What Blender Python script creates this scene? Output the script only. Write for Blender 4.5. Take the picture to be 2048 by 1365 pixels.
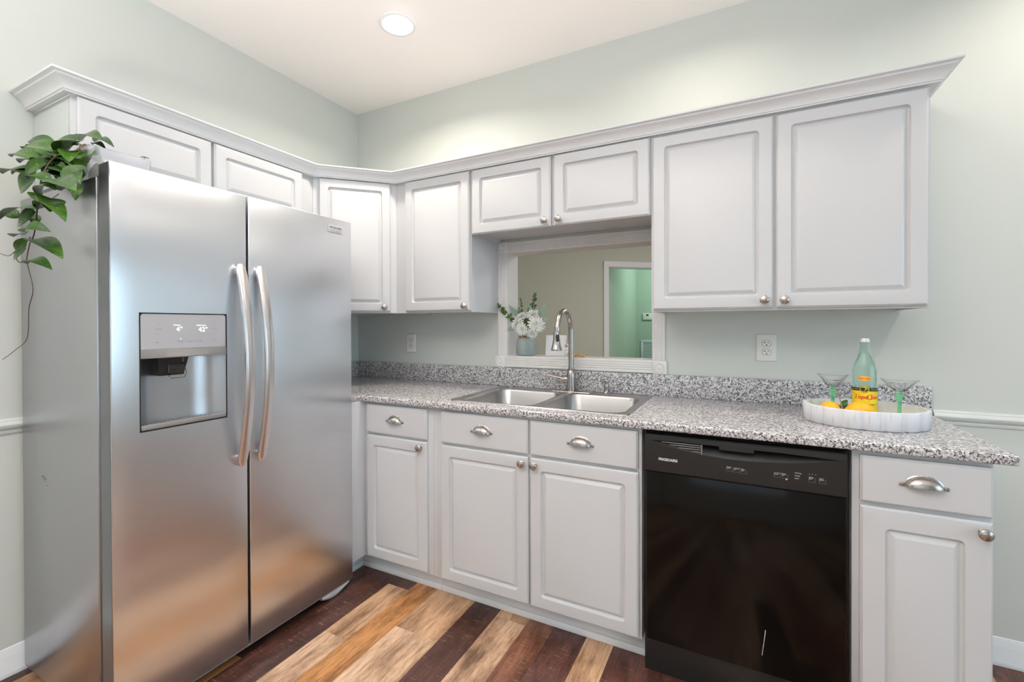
import bpy, bmesh, math, random
from math import sin, cos, pi, radians, sqrt
from mathutils import Vector, Matrix

for o in list(bpy.data.objects):
    bpy.data.objects.remove(o, do_unlink=True)
SC = bpy.context.scene
COL = SC.collection
random.seed(7)

# ------------------------------------------------------------------ camera
cam_d = bpy.data.cameras.new('camera')
cam = bpy.data.objects.new('camera', cam_d)
COL.objects.link(cam)
CAM = Vector((2.3678, -2.3009, 1.2636))
YAW, PITCH, ROLL, FPX = radians(26.9667), radians(-0.3464), radians(-0.1814), 900.94
fwd = Vector((-sin(YAW) * cos(PITCH), cos(YAW) * cos(PITCH), sin(PITCH)))
rgt = Vector((cos(YAW), sin(YAW), 0))
upv = rgt.cross(fwd)
r2 = rgt * cos(ROLL) + upv * sin(ROLL)
u2 = -rgt * sin(ROLL) + upv * cos(ROLL)
mw = Matrix((r2, u2, -fwd)).transposed().to_4x4()
mw.translation = CAM
cam.matrix_world = mw
cam_d.sensor_fit = 'HORIZONTAL'
cam_d.sensor_width = 36
cam_d.lens = FPX / 2048 * 36
cam_d.shift_y = -26.9 / 2048
cam_d.clip_start = 0.02
SC.camera = cam

# ------------------------------------------------------------------ view + world + daylight
SC.view_settings.view_transform = 'Standard'
SC.view_settings.look = 'None'
SC.view_settings.gamma = 1
SC.view_settings.exposure = 0.08
SC.view_settings.use_curve_mapping = False
wd = bpy.data.worlds.new('sky')
SC.world = wd
wd.use_nodes = True
bg = wd.node_tree.nodes['Background']
bg.inputs[0].default_value = (0.86, 0.95, 1.0, 1)
bg.inputs[1].default_value = 0.9


def area(name, loc, target, sx, sy, power, col, disk=False, spread=180):
    l = bpy.data.lights.new(name, 'AREA')
    l.shape = 'DISK' if disk else 'RECTANGLE'
    l.size = sx
    if not disk:
        l.size_y = sy
    l.energy = power
    l.color = col
    l.spread = radians(spread)
    o = bpy.data.objects.new(name, l)
    COL.objects.link(o)
    o.location = loc
    d = Vector(target) - Vector(loc)
    o.rotation_euler = d.to_track_quat('-Z', 'Y').to_euler()
    return o


COOL = (0.55, 0.81, 1.0)
WARM = (1.0, 0.90, 0.79)
# daylight at the windows of the right and rear walls
area('daylight_right', (5.72, -2.2, 1.5), (0, -2.2, 1.4), 2.6, 1.7, 36, COOL)
area('daylight_rear', (2.3, -5.12, 1.55), (2.3, 0, 1.4), 2.6, 1.5, 8, COOL)
# recessed ceiling cans (the one in view has its fitting below)
CAN = [(0.885, -0.6), (2.2, -0.50), (0.95, -3.05), (2.4, -3.05), (3.5, -0.45), (3.9, -3.05)]
CAN_W = [9.5, 3.8, 5.5, 0.6, 5.8, 1.2]
for i, (x, y) in enumerate(CAN):
    area('can_light', (x, y, 2.685 if i == 0 else 2.7), (x, y, 0), 0.11, 0, CAN_W[i], WARM, True, 150)
# added fill light behind the camera, aimed up to brighten the ceiling
area('ceiling_fill', (1.75, -2.95, 1.05), (1.75, -2.8, 2.7), 0.6, 0.6, 82, (1.0, 0.988, 0.975), True, 120)
area('dining_light', (2.6, 2.2, 2.68), (2.6, 2.2, 0), 0.5, 0.5, 36, (1.0, 0.95, 0.86), True)
area('hall_light', (1.9, 5.4, 2.55), (1.0, 6.3, 1.0), 0.7, 0.7, 21, (0.78, 1.0, 0.90), True)

# ------------------------------------------------------------------ materials


def srgb(r, g, b):
    f = lambda c: (c / 255) / 12.92 if c / 255 <= 0.04045 else ((c / 255 + 0.055) / 1.055) ** 2.4
    return (f(r), f(g), f(b), 1)


def mat(name, col, rough=0.5, metal=0.0, **kw):
    m = bpy.data.materials.new(name)
    m.use_nodes = True
    p = m.node_tree.nodes['Principled BSDF']
    p.inputs['Base Color'].default_value = col if len(col) == 4 else (*col, 1)
    p.inputs['Roughness'].default_value = rough
    p.inputs['Metallic'].default_value = metal
    for k, v in kw.items():
        p.inputs[k.replace('_', ' ')].default_value = v
    return m


class NT:
    def __init__(s, m):
        s.t = m.node_tree
        s.p = s.t.nodes['Principled BSDF']

    def n(s, typ, **kw):
        nd = s.t.nodes.new(typ)
        for k, v in kw.items():
            if hasattr(nd, k):
                setattr(nd, k, v)
            else:
                nd.inputs[k].default_value = v
        return nd

    def l(s, a, b):
        s.t.links.new(a, b)

    def coords(s, scale=(1, 1, 1), kind='Object'):
        tc = s.n('ShaderNodeTexCoord')
        mp = s.n('ShaderNodeMapping')
        mp.inputs['Scale'].default_value = scale
        s.l(tc.outputs[kind], mp.inputs['Vector'])
        return mp.outputs[0]

    def noise(s, vec, scale, detail=3, rough=0.5):
        nd = s.n('ShaderNodeTexNoise')
        nd.inputs['Scale'].default_value = scale
        nd.inputs['Detail'].default_value = detail
        nd.inputs['Roughness'].default_value = rough
        s.l(vec, nd.inputs['Vector'])
        return nd

    def ramp(s, fac, stops):
        r = s.n('ShaderNodeValToRGB')
        e = r.color_ramp.elements
        while len(e) < len(stops):
            e.new(0.5)
        for q, (pos, c) in zip(e, stops):
            q.position = pos
            q.color = c if len(c) == 4 else (*c, 1)
        s.l(fac, r.inputs[0])
        return r

    def mix(s, fac, a, b, blend='MIX'):
        m = s.n('ShaderNodeMix')
        m.data_type = 'RGBA'
        m.blend_type = blend
        for i, v in ((0, fac), (6, a), (7, b)):
            if hasattr(v, 'is_linked') or hasattr(v, 'links'):
                s.l(v, m.inputs[i])
            else:
                m.inputs[i].default_value = v
        return m.outputs[2]

    def bump(s, h, strength, dist=0.01):
        b = s.n('ShaderNodeBump')
        b.inputs['Strength'].default_value = strength
        b.inputs['Distance'].default_value = dist
        s.l(h, b.inputs['Height'])
        s.l(b.outputs[0], s.p.inputs['Normal'])


def g(v):
    return (v, v, v, 1)


def wall_mat(name, col):
    m = mat(name, col, 0.62)
    t = NT(m)
    v = t.coords()
    n = t.noise(v, 60, 3)
    t.bump(n.outputs[0], 0.03, 0.004)
    n2 = t.noise(v, 1.3, 2)
    c1 = tuple(x * 0.97 for x in col[:3]) + (1,)
    t.l(t.mix(n2.outputs[0], c1, col), t.p.inputs['Base Color'])
    return m


M = {}
M['wall'] = wall_mat('sage_wall_paint', (0.652, 0.678, 0.635, 1))
M['beyond'] = wall_mat('taupe_wall_paint', (0.565, 0.58, 0.485, 1))
M['hall'] = wall_mat('green_wall_paint', (0.45, 0.55, 0.46, 1))
M['ceil'] = wall_mat('ceiling_paint', (0.93, 0.89, 0.87, 1))
M['white'] = mat('white_cabinet_paint', (0.62, 0.627, 0.64), 0.36)
M['trim'] = mat('white_trim_and_lit_paint', (0.80, 0.81, 0.82), 0.35)  # trim white; on crown and toe kicks its brightness stands in for light
M['railp'] = mat('pale_rail_paint', (0.66, 0.69, 0.66), 0.35)
M['cream'] = mat('cream_trim_paint', (0.78, 0.765, 0.74), 0.45)
M['bpanel'] = mat('pale_end_panel', (0.60, 0.645, 0.62), 0.5)

# brushed steel
def steel(name, col, rough, aniso=0.0, streak=(1, 1, 1), amp=0.06, bump=0.0):
    m = mat(name, col, rough, 1.0)
    t = NT(m)
    v = t.coords(streak)
    n = t.noise(v, 1.0, 4, 0.6)
    r = t.ramp(n.outputs[0], [(0.3, g(rough - amp)), (0.7, g(rough + amp))])
    t.l(r.outputs[0], t.p.inputs['Roughness'])
    if bump:
        t.bump(n.outputs[0], bump, 0.001)
    return m


M['steel'] = steel('brushed_stainless_door', (0.73, 0.745, 0.775), 0.30, 0, (3, 3, 3), 0.012, 0.0)
t = NT(M['steel'])
t.p.inputs['Anisotropic'].default_value = 0.75
tg = t.n('ShaderNodeCombineXYZ')
tg.inputs[1].default_value = 1.0     # vertical brushing spreads reflections sideways
t.l(tg.outputs[0], t.p.inputs['Tangent'])
M['sidesteel'] = steel('grey_case_side', (0.50, 0.505, 0.53), 0.33, 0, (900, 900, 900), 0.02, 0.0)
M['nickel'] = steel('brushed_nickel', (0.47, 0.435, 0.405), 0.27, 0, (200, 200, 8), 0.02)
M['sink'] = steel('sink_stainless', (0.47, 0.46, 0.455), 0.30, 0, (10, 200, 200), 0.03)
M['handle'] = mat('satin_steel_handle', (0.74, 0.70, 0.695), 0.27, 1.0)
M['chrome'] = mat('polished_steel', (0.72, 0.70, 0.70), 0.16, 1.0)
M['gap'] = mat('dark_seal', (0.012, 0.011, 0.01), 0.6)
M['black'] = mat('black_plastic', (0.013, 0.0125, 0.012), 0.38)
M['blackgloss'] = mat('black_dishwasher_door', (0.0035, 0.0025, 0.0018), 0.12, 0.0, Specular_IOR_Level=0.25)
M['blackrub'] = mat('black_rubber', (0.02, 0.02, 0.02), 0.7)
M['grey'] = mat('grey_plastic', (0.27, 0.26, 0.255), 0.4)
M['ltgrey'] = mat('light_grey_plastic', (0.62, 0.62, 0.63), 0.4)
M['panel'] = mat('silver_control_panel', (0.52, 0.52, 0.545), 0.3, 0.25)
M['recess'] = steel('dispenser_steel', (0.52, 0.53, 0.545), 0.34, 0, (300, 300, 10), 0.04)
M['print_w'] = mat('white_print', (0.75, 0.75, 0.75), 0.5)
M['print_g'] = mat('grey_print', (0.33, 0.33, 0.34), 0.5)
M['print_k'] = mat('black_print', (0.02, 0.018, 0.015), 0.5)
M['led'] = mat('lit_digits', (1, 1, 1), 0.5, 0, Emission_Color=(0.95, 1, 1, 1), Emission_Strength=1.0)
M['outlet'] = mat('ivory_outlet_plastic', (0.80, 0.79, 0.75), 0.3)
M['slot'] = mat('dark_slot', (0.03, 0.025, 0.02), 0.6)
M['lens'] = mat('lit_lamp_lens', (1, 1, 1), 0.5, 0, Emission_Color=(1, 0.98, 0.95, 1), Emission_Strength=9)
M['lemon'] = mat('lemon_peel', (0.90, 0.46, 0.012), 0.42, 0, Subsurface_Weight=0.05)
t = NT(M['lemon'])
t.bump(t.noise(t.coords(), 260, 2).outputs[0], 0.25, 0.002)
M['cap'] = mat('bottle_cap', (0.74, 0.70, 0.70), 0.35, 0.3)
M['yellow'] = mat('yellow_label', (0.93, 0.68, 0.02), 0.5)
M['labelk'] = mat('black_label', (0.03, 0.028, 0.02), 0.5)
M['red'] = mat('red_print', (0.80, 0.07, 0.015), 0.5)
M['orange'] = mat('orange_label', (0.95, 0.47, 0.03), 0.5)
M['twine'] = mat('jute_twine', (0.40, 0.22, 0.10), 0.9)
M['card'] = mat('white_card', (0.74, 0.74, 0.75), 0.6)
M['wood'] = mat('tan_wood_bead', (0.62, 0.36, 0.17), 0.5)
M['petal'] = mat('white_petal', (0.86, 0.86, 0.80), 0.6, 0, Subsurface_Weight=0.1)
M['petalc'] = mat('cream_petal', (0.83, 0.80, 0.62), 0.6)
M['euc'] = mat('eucalyptus_leaf', (0.10, 0.165, 0.05), 0.55)
M['sage'] = mat('dusty_leaf', (0.27, 0.37, 0.31), 0.6)
M['stem'] = mat('green_stem', (0.07, 0.12, 0.05), 0.6)
M['bark'] = mat('woody_vine', (0.36, 0.24, 0.13), 0.7)
M['vine'] = mat('vine_stem', (0.12, 0.07, 0.045), 0.6)


def glass(name, col, rough=0.0, ior=1.45):
    m = bpy.data.materials.new(name)
    m.use_nodes = True
    p = m.node_tree.nodes['Principled BSDF']
    p.inputs['Base Color'].default_value = (*col, 1)
    p.inputs['Transmission Weight'].default_value = 1.0
    p.inputs['Roughness'].default_value = rough
    p.inputs['IOR'].default_value = ior
    return m


M['glass'] = glass('clear_glass', (0.99, 0.995, 0.995), 0.0, 1.3)
M['bottleglass'] = glass('green_bottle_glass', (0.84, 0.96, 0.91), 0.0, 1.3)
M['greenglass'] = glass('green_stem_glass', (0.30, 0.90, 0.50), 0.05)
M['jar'] = glass('aqua_jar_glass', (0.87, 0.97, 0.98), 0.08)
M['jar'].node_tree.nodes['Principled BSDF'].inputs['Transmission Weight'].default_value = 0.8
t = NT(M['jar'])
vo = t.n('ShaderNodeTexVoronoi')
vo.inputs['Scale'].default_value = 260
t.l(t.coords(), vo.inputs['Vector'])
t.bump(vo.outputs['Distance'], 0.5, 0.003)
M['acrylic'] = glass('clear_planter_plastic', (0.90, 0.91, 0.95), 0.06, 1.25)
M['acrylic'].node_tree.nodes['Principled BSDF'].inputs['Transmission Weight'].default_value = 0.7

# hoya leaf
M['leaf'] = mat('hoya_leaf', (0.045, 0.12, 0.02), 0.30, 0, Specular_IOR_Level=0.32)
t = NT(M['leaf'])
v = t.coords()
n1 = t.noise(v, 14, 2)
base = t.ramp(n1.outputs[0], [(0.35, (0.014, 0.050, 0.008)), (0.65, (0.062, 0.155, 0.016))])
n2 = t.noise(v, 210, 2)
sp = t.ramp(n2.outputs[0], [(0.66, g(0)), (0.73, g(1))])
t.l(t.mix(sp.outputs[0], base.outputs[0], (0.42, 0.55, 0.30, 1)), t.p.inputs['Base Color'])

# granite
M['granite'] = mat('speckled_granite', g(0.5), 0.16)
t = NT(M['granite'])
v = t.coords()
w = t.noise(v, 45, 2)
vv = t.mix(0.12, v, w.outputs['Color'])
nA = t.noise(v, 125, 4, 0.62)
cA = t.ramp(nA.outputs[0], [(0.34, (0.10, 0.095, 0.10)), (0.43, (0.33, 0.315, 0.32)), (0.52, (0.66, 0.64, 0.645)), (0.70, (0.86, 0.85, 0.86))])
nB = t.noise(v, 185, 3, 0.6)
kB = t.ramp(nB.outputs[0], [(0.545, g(0)), (0.60, g(1))])
c2 = t.mix(kB.outputs[0], cA.outputs[0], (0.035, 0.033, 0.038, 1))
nC = t.noise(v, 26, 3, 0.6)
kC = t.ramp(nC.outputs[0], [(0.55, g(0)), (0.72, g(0.5))])
c3 = t.mix(kC.outputs[0], c2, (0.36, 0.335, 0.345, 1))
t.l(c3, t.p.inputs['Base Color'])

# whitewashed wood tray
M['tray'] = mat('whitewashed_wood', (0.72, 0.72, 0.74), 0.55)
t = NT(M['tray'])
n = t.noise(t.coords((120, 120, 6)), 1, 3, 0.6)
r = t.ramp(n.outputs[0], [(0.28, (0.50, 0.47, 0.47)), (0.42, (0.70, 0.70, 0.72))])
t.l(r.outputs[0], t.p.inputs['Base Color'])
M['trayin'] = mat('pale_wood_inside', (0.86, 0.85, 0.78), 0.6)

# floor planks: colour from the plank's own attribute, grain from noise
M['floor'] = mat('wood_plank_floor', g(0.3), 0.27)
t = NT(M['floor'])
at = t.n('ShaderNodeAttribute')
at.attribute_name = 'tone'
v = t.coords()
sep = t.n('ShaderNodeSeparateColor')
a2 = t.n('ShaderNodeAttribute')
a2.attribute_name = 'seed'
off = t.n('ShaderNodeVectorMath')
off.operation = 'ADD'
t.l(v, off.inputs[0])
t.l(a2.outputs['Vector'], off.inputs[1])


def smap(scale):
    mp = t.n('ShaderNodeMapping')
    mp.inputs['Scale'].default_value = scale
    t.l(off.outputs[0], mp.inputs['Vector'])
    return mp.outputs[0]


gr = t.noise(smap((120, 7, 1)), 1.0, 8, 0.74)
rg = t.ramp(gr.outputs[0], [(0.30, g(0.30)), (0.46, g(0.92)), (0.70, g(1.32))])
c = t.mix(1.0, at.outputs['Color'], rg.outputs[0], 'MULTIPLY')
bl = t.noise(smap((9, 2.4, 1)), 1.0, 7, 0.72)
rb = t.ramp(bl.outputs[0], [(0.34, (0.20, 0.15, 0.125)), (0.46, (0.66, 0.60, 0.55)), (0.58, g(1.14))])
c = t.mix(0.92, c, rb.outputs[0], 'MULTIPLY')
sc = t.noise(smap((14, 130, 1)), 1.0, 3, 0.75)
rs = t.ramp(sc.outputs[0], [(0.60, g(0)), (0.72, g(0.55))])
c = t.mix(rs.outputs[0], c, (0.50, 0.33, 0.21, 1))
t.l(c, t.p.inputs['Base Color'])
rr = t.ramp(gr.outputs[0], [(0.3, g(0.42)), (0.7, g(0.27))])
t.l(rr.outputs[0], t.p.inputs['Roughness'])
t.bump(gr.outputs[0], 0.12, 0.002)

# ------------------------------------------------------------------ mesh builder


def rrect(x0, x1, y0, y1, r, n=5):
    """rounded rectangle, counter-clockwise, 4*(n+1) points; r a number or one radius per corner (x1y1, x0y1, x0y0, x1y0)"""
    rs = [r] * 4 if not isinstance(r, (list, tuple)) else r
    cs = [(x1, y1, 0), (x0, y1, 90), (x0, y0, 180), (x1, y0, 270)]
    pts = []
    for (cx, cy, a0), rr in zip(cs, rs):
        ox = cx - rr if cx == x1 else cx + rr
        oy = cy - rr if cy == y1 else cy + rr
        for k in range(n + 1):
            a = radians(a0 + 90 * k / n)
            pts.append((ox + rr * cos(a), oy + rr * sin(a)))
    return pts


class B:
    def __init__(s, *mats):
        s.bm = bmesh.new()
        s.mats = list(mats)
        s.mi = 0

    def use(s, i):
        s.mi = i
        return s

    def _tag(s, faces):
        for f in faces:
            f.material_index = s.mi

    def face(s, vs):
        try:
            f = s.bm.faces.new(vs)
            f.material_index = s.mi
            return f
        except ValueError:
            return None

    def box(s, x0, x1, y0, y1, z0, z1, bev=0.0, seg=2, M_=None):
        b2 = bmesh.new()
        vs = [b2.verts.new((x, y, z)) for x in (x0, x1) for y in (y0, y1) for z in (z0, z1)]
        for q in ((0, 1, 3, 2), (4, 6, 7, 5), (0, 4, 5, 1), (2, 3, 7, 6), (0, 2, 6, 4), (1, 5, 7, 3)):
            b2.faces.new([vs[i] for i in q])
        if bev > 0:
            bmesh.ops.bevel(b2, geom=list(b2.edges), offset=bev, segments=seg, profile=0.5, affect='EDGES', clamp_overlap=True)
        s.add(b2, M_)
        return s

    def add(s, b2, M_=None):
        if M_ is not None:
            b2.transform(M_)
        mp = {}
        for v in b2.verts:
            mp[v] = s.bm.verts.new(v.co)
        for f in b2.faces:
            s.face([mp[v] for v in f.verts])
        b2.free()

    def loops(s, loops, close=True, cap0=False, cap1=False):
        rings = [[s.bm.verts.new(p) for p in lp] for lp in loops]
        n = len(rings[0])
        for a, b in zip(rings, rings[1:]):
            for i in range(n if close else n - 1):
                j = (i + 1) % n
                s.face([a[i], a[j], b[j], b[i]])
        if cap0:
            s.face(rings[0][::-1])
        if cap1:
            s.face(rings[-1])
        return s

    def lathe(s, prof, c=(0, 0, 0), seg=24, axis='z', cap=True, M_=None, scal=None):
        """prof: (radius, height)"""
        lp = []
        for r, h in prof:
            ring = []
            for k in range(seg):
                a = 2 * pi * k / seg
                rr = max(r, 1e-5)
                if scal:
                    rr *= scal(a, h)
                p = Vector((rr * cos(a), rr * sin(a), h))
                if axis == '-y':
                    p = Vector((p.x, -p.z, p.y))
                elif axis == 'x':
                    p = Vector((p.z, p.x, p.y))
                elif axis == '-x':
                    p = Vector((-p.z, -p.x, p.y))
                if M_ is not None:
                    p = M_ @ p
                ring.append(p + Vector(c))
            lp.append(ring)
        return s.loops(lp, True, cap, cap)

    def tube(s, pts, rad, seg=12, cap=True):
        pts = [Vector(p) for p in pts]
        n = len(pts)
        rad = [rad] * n if not isinstance(rad, (list, tuple)) else rad
        up = None
        lp = []
        for i, p in enumerate(pts):
            d = (pts[min(i + 1, n - 1)] - pts[max(i - 1, 0)]).normalized()
            if up is None:
                a = Vector((0, 0, 1)) if abs(d.z) < 0.9 else Vector((1, 0, 0))
                up = (a - d * a.dot(d)).normalized()
            else:
                up = (up - d * up.dot(d)).normalized()
            sd = d.cross(up)
            lp.append([p + (up * cos(2 * pi * k / seg) + sd * sin(2 * pi * k / seg)) * rad[i] for k in range(seg)])
        return s.loops(lp, True, cap, cap)

    def build(s, name, parent=None, smooth=35, label=None):
        bmesh.ops.remove_doubles(s.bm, verts=list(s.bm.verts), dist=1e-6)
        bad = [f for f in s.bm.faces if f.calc_area() < 1e-13]
        if bad:
            bmesh.ops.delete(s.bm, geom=bad, context='FACES')
        bmesh.ops.recalc_face_normals(s.bm, faces=list(s.bm.faces))
        if parent is not None:
            bmesh.ops.translate(s.bm, verts=list(s.bm.verts), vec=-ORG[parent.name])
        me = bpy.data.meshes.new(name)
        s.bm.to_mesh(me)
        s.bm.free()
        for m in s.mats:
            me.materials.append(m)
        if smooth:
            me.polygons.foreach_set('use_smooth', [True] * len(me.polygons))
            me.set_sharp_from_angle(angle=radians(smooth))
        o = bpy.data.objects.new(name, me)
        COL.objects.link(o)
        if parent is not None:
            o.parent = parent
            ORG[o.name] = ORG[parent.name]
        else:
            ORG[o.name] = Vector((0, 0, 0))
        if label:
            o['label'] = label
        return o


ORG = {}


def thing(name, loc, label, cat, group=None):
    o = bpy.data.objects.new(name, None)
    o.empty_display_size = 0.05
    COL.objects.link(o)
    o.location = loc
    ORG[o.name] = Vector(loc)
    o['label'] = label
    o['category'] = cat
    if group:
        o['group'] = group
    return o


def tag(o, label, cat, group=None):
    o['label'] = label
    o['category'] = cat
    if group:
        o['group'] = group
    return o


def struct(o):
    o['kind'] = 'structure'
    return o


def T(x, y, z):
    return Matrix.Translation((x, y, z))


def RZ(a):
    return Matrix.Rotation(radians(a), 4, 'Z')


def slab(xc, yc, holes, z0, z1, bev=0.0, seg=3, only=None):
    """plate over a grid of cuts with some cells left out; returns a bmesh"""
    b = bmesh.new()
    V = {}
    fs = []
    for i in range(len(xc) - 1):
        for j in range(len(yc) - 1):
            if (i, j) in holes:
                continue
            q = []
            for a, c in ((i, j), (i + 1, j), (i + 1, j + 1), (i, j + 1)):
                if (a, c) not in V:
                    V[(a, c)] = b.verts.new((xc[a], yc[c], z0))
                q.append(V[(a, c)])
            fs.append(b.faces.new(q))
    r = bmesh.ops.extrude_face_region(b, geom=fs)
    vs = [e for e in r['geom'] if isinstance(e, bmesh.types.BMVert)]
    bmesh.ops.translate(b, verts=vs, vec=(0, 0, z1 - z0))
    bmesh.ops.recalc_face_normals(b, faces=list(b.faces))
    if bev > 0:
        es = []
        for e in b.edges:
            if len(e.link_faces) == 2 and e.calc_face_angle(0) > 0.7:
                mid = (e.verts[0].co + e.verts[1].co) / 2
                if only is None or only(mid):
                    es.append(e)
        bmesh.ops.bevel(b, geom=es, offset=bev, segments=seg, profile=0.5, affect='EDGES', clamp_overlap=True)
    return b


def sweep(b, path, prof, closed=False):
    """sweep (out, up) profile along a plan polyline with mitred corners; out is to the right of travel"""
    n = len(path)
    P = [Vector((p[0], p[1], 0)) for p in path]
    lp = []
    for i in range(n):
        if closed:
            a, c = P[(i - 1) % n], P[(i + 1) % n]
        else:
            a, c = P[max(i - 1, 0)], P[min(i + 1, n - 1)]
        d0 = (P[i] - a).normalized() if (P[i] - a).length > 0 else (c - P[i]).normalized()
        d1 = (c - P[i]).normalized() if (c - P[i]).length > 0 else d0
        n0 = Vector((d0.y, -d0.x, 0))
        n1 = Vector((d1.y, -d1.x, 0))
        m = (n0 + n1).normalized()
        k = 1 / max(0.3, m.dot(n0))
        lp.append([P[i] + m * (o * k) + Vector((0, 0, u)) for o, u in prof])
    if closed:
        lp.append(lp[0])
    b.loops(lp, True, not closed, not closed)
    return b


_fonts = {}


def text_bm(txt, size, depth=0.0004, align='LEFT', shear=0.0, bold=0.0):
    cu = bpy.data.curves.new('lettering', 'FONT')
    cu.body = txt
    cu.size = size
    cu.extrude = depth / 2
    cu.align_x = align
    cu.align_y = 'CENTER'
    cu.shear = shear
    cu.offset = bold
    cu.resolution_u = 3
    o = bpy.data.objects.new('lettering', cu)
    COL.objects.link(o)
    dg = bpy.context.evaluated_depsgraph_get()
    me = bpy.data.meshes.new_from_object(o.evaluated_get(dg))
    b = bmesh.new()
    b.from_mesh(me)
    bpy.data.objects.remove(o)
    bpy.data.curves.remove(cu)
    bpy.data.meshes.remove(me)
    return b


# frame of a front: local x to the viewer's right, y up, z towards the viewer
FRONT_BACKWALL = Matrix(((1, 0, 0, 0), (0, 0, -1, 0), (0, 1, 0, 0), (0, 0, 0, 1)))      # faces -y
FRONT_LEFTWALL = Matrix(((0, 0, 1, 0), (1, 0, 0, 0), (0, 1, 0, 0), (0, 0, 0, 1)))       # faces +x, local x = +y


def at(frame, x, y, z):
    return T(x, y, z) @ frame


# ------------------------------------------------------------------ cabinet parts


def door_bm(w, h, t=0.02, fr=0.047):
    b = B(M['white'])
    spec = [(0, 0, 0.001), (0, t - 0.007, 0.001), (0.0035, t - 0.0045, 0.001), (0.0055, t - 0.0005, 0.001), (0.009, t, 0.001),
            (fr, t, 0.014), (fr + 0.0012, t - 0.0045, 0.0135), (fr + 0.0035, t - 0.009, 0.012), (fr + 0.007, t - 0.011, 0.009),
            (fr + 0.0095, t - 0.011, 0.001), (fr + 0.0115, t - 0.0095, 0.001), (fr + 0.0225, t - 0.0012, 0.001), (fr + 0.0245, t - 0.0008, 0.001)]
    lp = []
    for ins, d, r in spec:
        lp.append([(x, y, d) for x, y in rrect(ins, w - ins, ins, h - ins, r, 5)])
    b.loops(lp, True, True, True)
    return b.bm


def front_bm(w, h, t=0.02):
    b = B(M['white'])
    spec = [(0, 0), (0, t - 0.007), (0.0035, t - 0.0045), (0.0055, t - 0.0005), (0.010, t), (0.02, t)]
    b.loops([[(x, y, d) for x, y in rrect(i, w - i, i, h - i, 0.001, 2)] for i, d in spec], True, True, True)
    return b.bm


def knob_bm():
    b = B(M['nickel'])
    b.lathe([(0.0095, 0), (0.0095, 0.002), (0.006, 0.004), (0.0055, 0.012), (0.008, 0.015), (0.0155, 0.018), (0.0165, 0.021),
             (0.0155, 0.0235), (0.013, 0.0255), (0.0118, 0.0257), (0.009, 0.0275), (0.004, 0.0285), (0, 0.0288)], seg=22)
    return b.bm


def pull_bm(a=0.044, H=0.030, D=0.024):
    """cup pull, local x right, y up, z out; open below"""
    b = B(M['nickel'])
    nu, nv = 22, 9
    for inner in (0, 1):
        k = 1 - 0.07 * inner
        rows = []
        for i in range(nu + 1):
            u = -1 + 2 * i / nu
            q = max(0.0, 1 - abs(u) ** 2.3)
            hh, dd = H * k * q ** 0.62, D * k * q ** 0.42
            rows.append([(a * k * u, hh * cos(v * pi / 2 / nv) - 0.004, dd * sin(v * pi / 2 / nv) + 0.0008) for v in range(nv + 1)])
        b.loops(rows, False)
    # lip joining both shells
    lip0, lip1 = [], []
    for i in range(nu + 1):
        u = -1 + 2 * i / nu
        q = max(0.0, 1 - abs(u) ** 2.3)
        lip0.append((a * u, -0.004, D * q ** 0.42 + 0.0008))
        lip1.append((a * 0.93 * u, -0.004, D * 0.93 * q ** 0.42 + 0.0008))
    b.loops([lip0, lip1], False)
    # flange along the wall and end tabs
    fl0, fl1 = [], []
    for i in range(nu + 1):
        u = -1 + 2 * i / nu
        q = max(0.0, 1 - abs(u) ** 2.3)
        fl0.append((a * u, H * q ** 0.62 - 0.004, 0.002))
        fl1.append((a * 1.05 * u, (H + 0.003) * q ** 0.62 - 0.0035, 0.0003))
    b.loops([fl0, fl1], False)
    for sx in (-1, 1):
        b.box(sx * 0.049 - 0.006, sx * 0.049 + 0.006, -0.0065, 0.0035, 0, 0.004, 0.0018)
        b.lathe([(0.0028, 0.004), (0.0024, 0.0052), (0, 0.0055)], (sx * 0.050, -0.0015, 0), 10)
    return b.bm


def put(name, src, mats, frame, parent, label=None, smooth=35):
    b = B(*mats)
    b.add(src, frame)
    return b.build(name, parent, smooth, label)


def add_door(root, frame, w, h, knob=None, fr=0.047):
    d = put('door', door_bm(w, h, fr=fr), [M['white']], frame, root)
    if knob:
        put('knob', knob_bm(), [M['nickel']], frame @ T(knob[0], knob[1], 0.02), d)
    return d


def add_drawer(root, frame, w, h, name='drawer'):
    d = put(name, front_bm(w, h), [M['white']], frame, root)
    put('cup_pull', pull_bm(), [M['nickel']], frame @ T(w / 2, h * 0.5, 0.02), d)
    return d


# ------------------------------------------------------------------ the room
H = 2.72
XR, YR = 5.75, -5.15
b = B(M['wall'])
ox0, ox1, oz0, oz1 = 1.172, 1.977, 1.06, 1.70
b.box(-0.12, ox0, 0, 0.12, 0, H)
b.box(ox1, XR, 0, 0.12, 0, H)
b.box(ox0, ox1, 0, 0.12, 0, oz0)
b.box(ox0, ox1, 0, 0.12, oz1, H)
struct(b.build('wall_back'))
b = B(M['wall'])
b.box(-0.12, 0, YR, 0, 0, H)
struct(b.build('wall_left'))
b = B(M['wall'])
b.box(XR, XR + 0.12, YR, -3.6, 0, H)
b.box(XR, XR + 0.12, -0.8, 0.12, 0, H)
b.box(XR, XR + 0.12, -3.6, -0.8, 0, 0.6)
b.box(XR, XR + 0.12, -3.6, -0.8, 2.4, H)
struct(b.build('wall_right'))
b = B(M['wall'])
b.box(-0.12, 0.9, YR - 0.12, YR, 0, H)
b.box(3.7, XR + 0.12, YR - 0.12, YR, 0, H)
b.box(0.9, 3.7, YR - 0.12, YR, 0, 0.75)
b.box(0.9, 3.7, YR - 0.12, YR, 2.35, H)
struct(b.build('wall_rear'))
b = B(M['ceil'])
b.box(-3.5, XR + 0.12, YR - 0.12, 9.0, H, H + 0.1)
struct(b.build('ceiling'))

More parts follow.
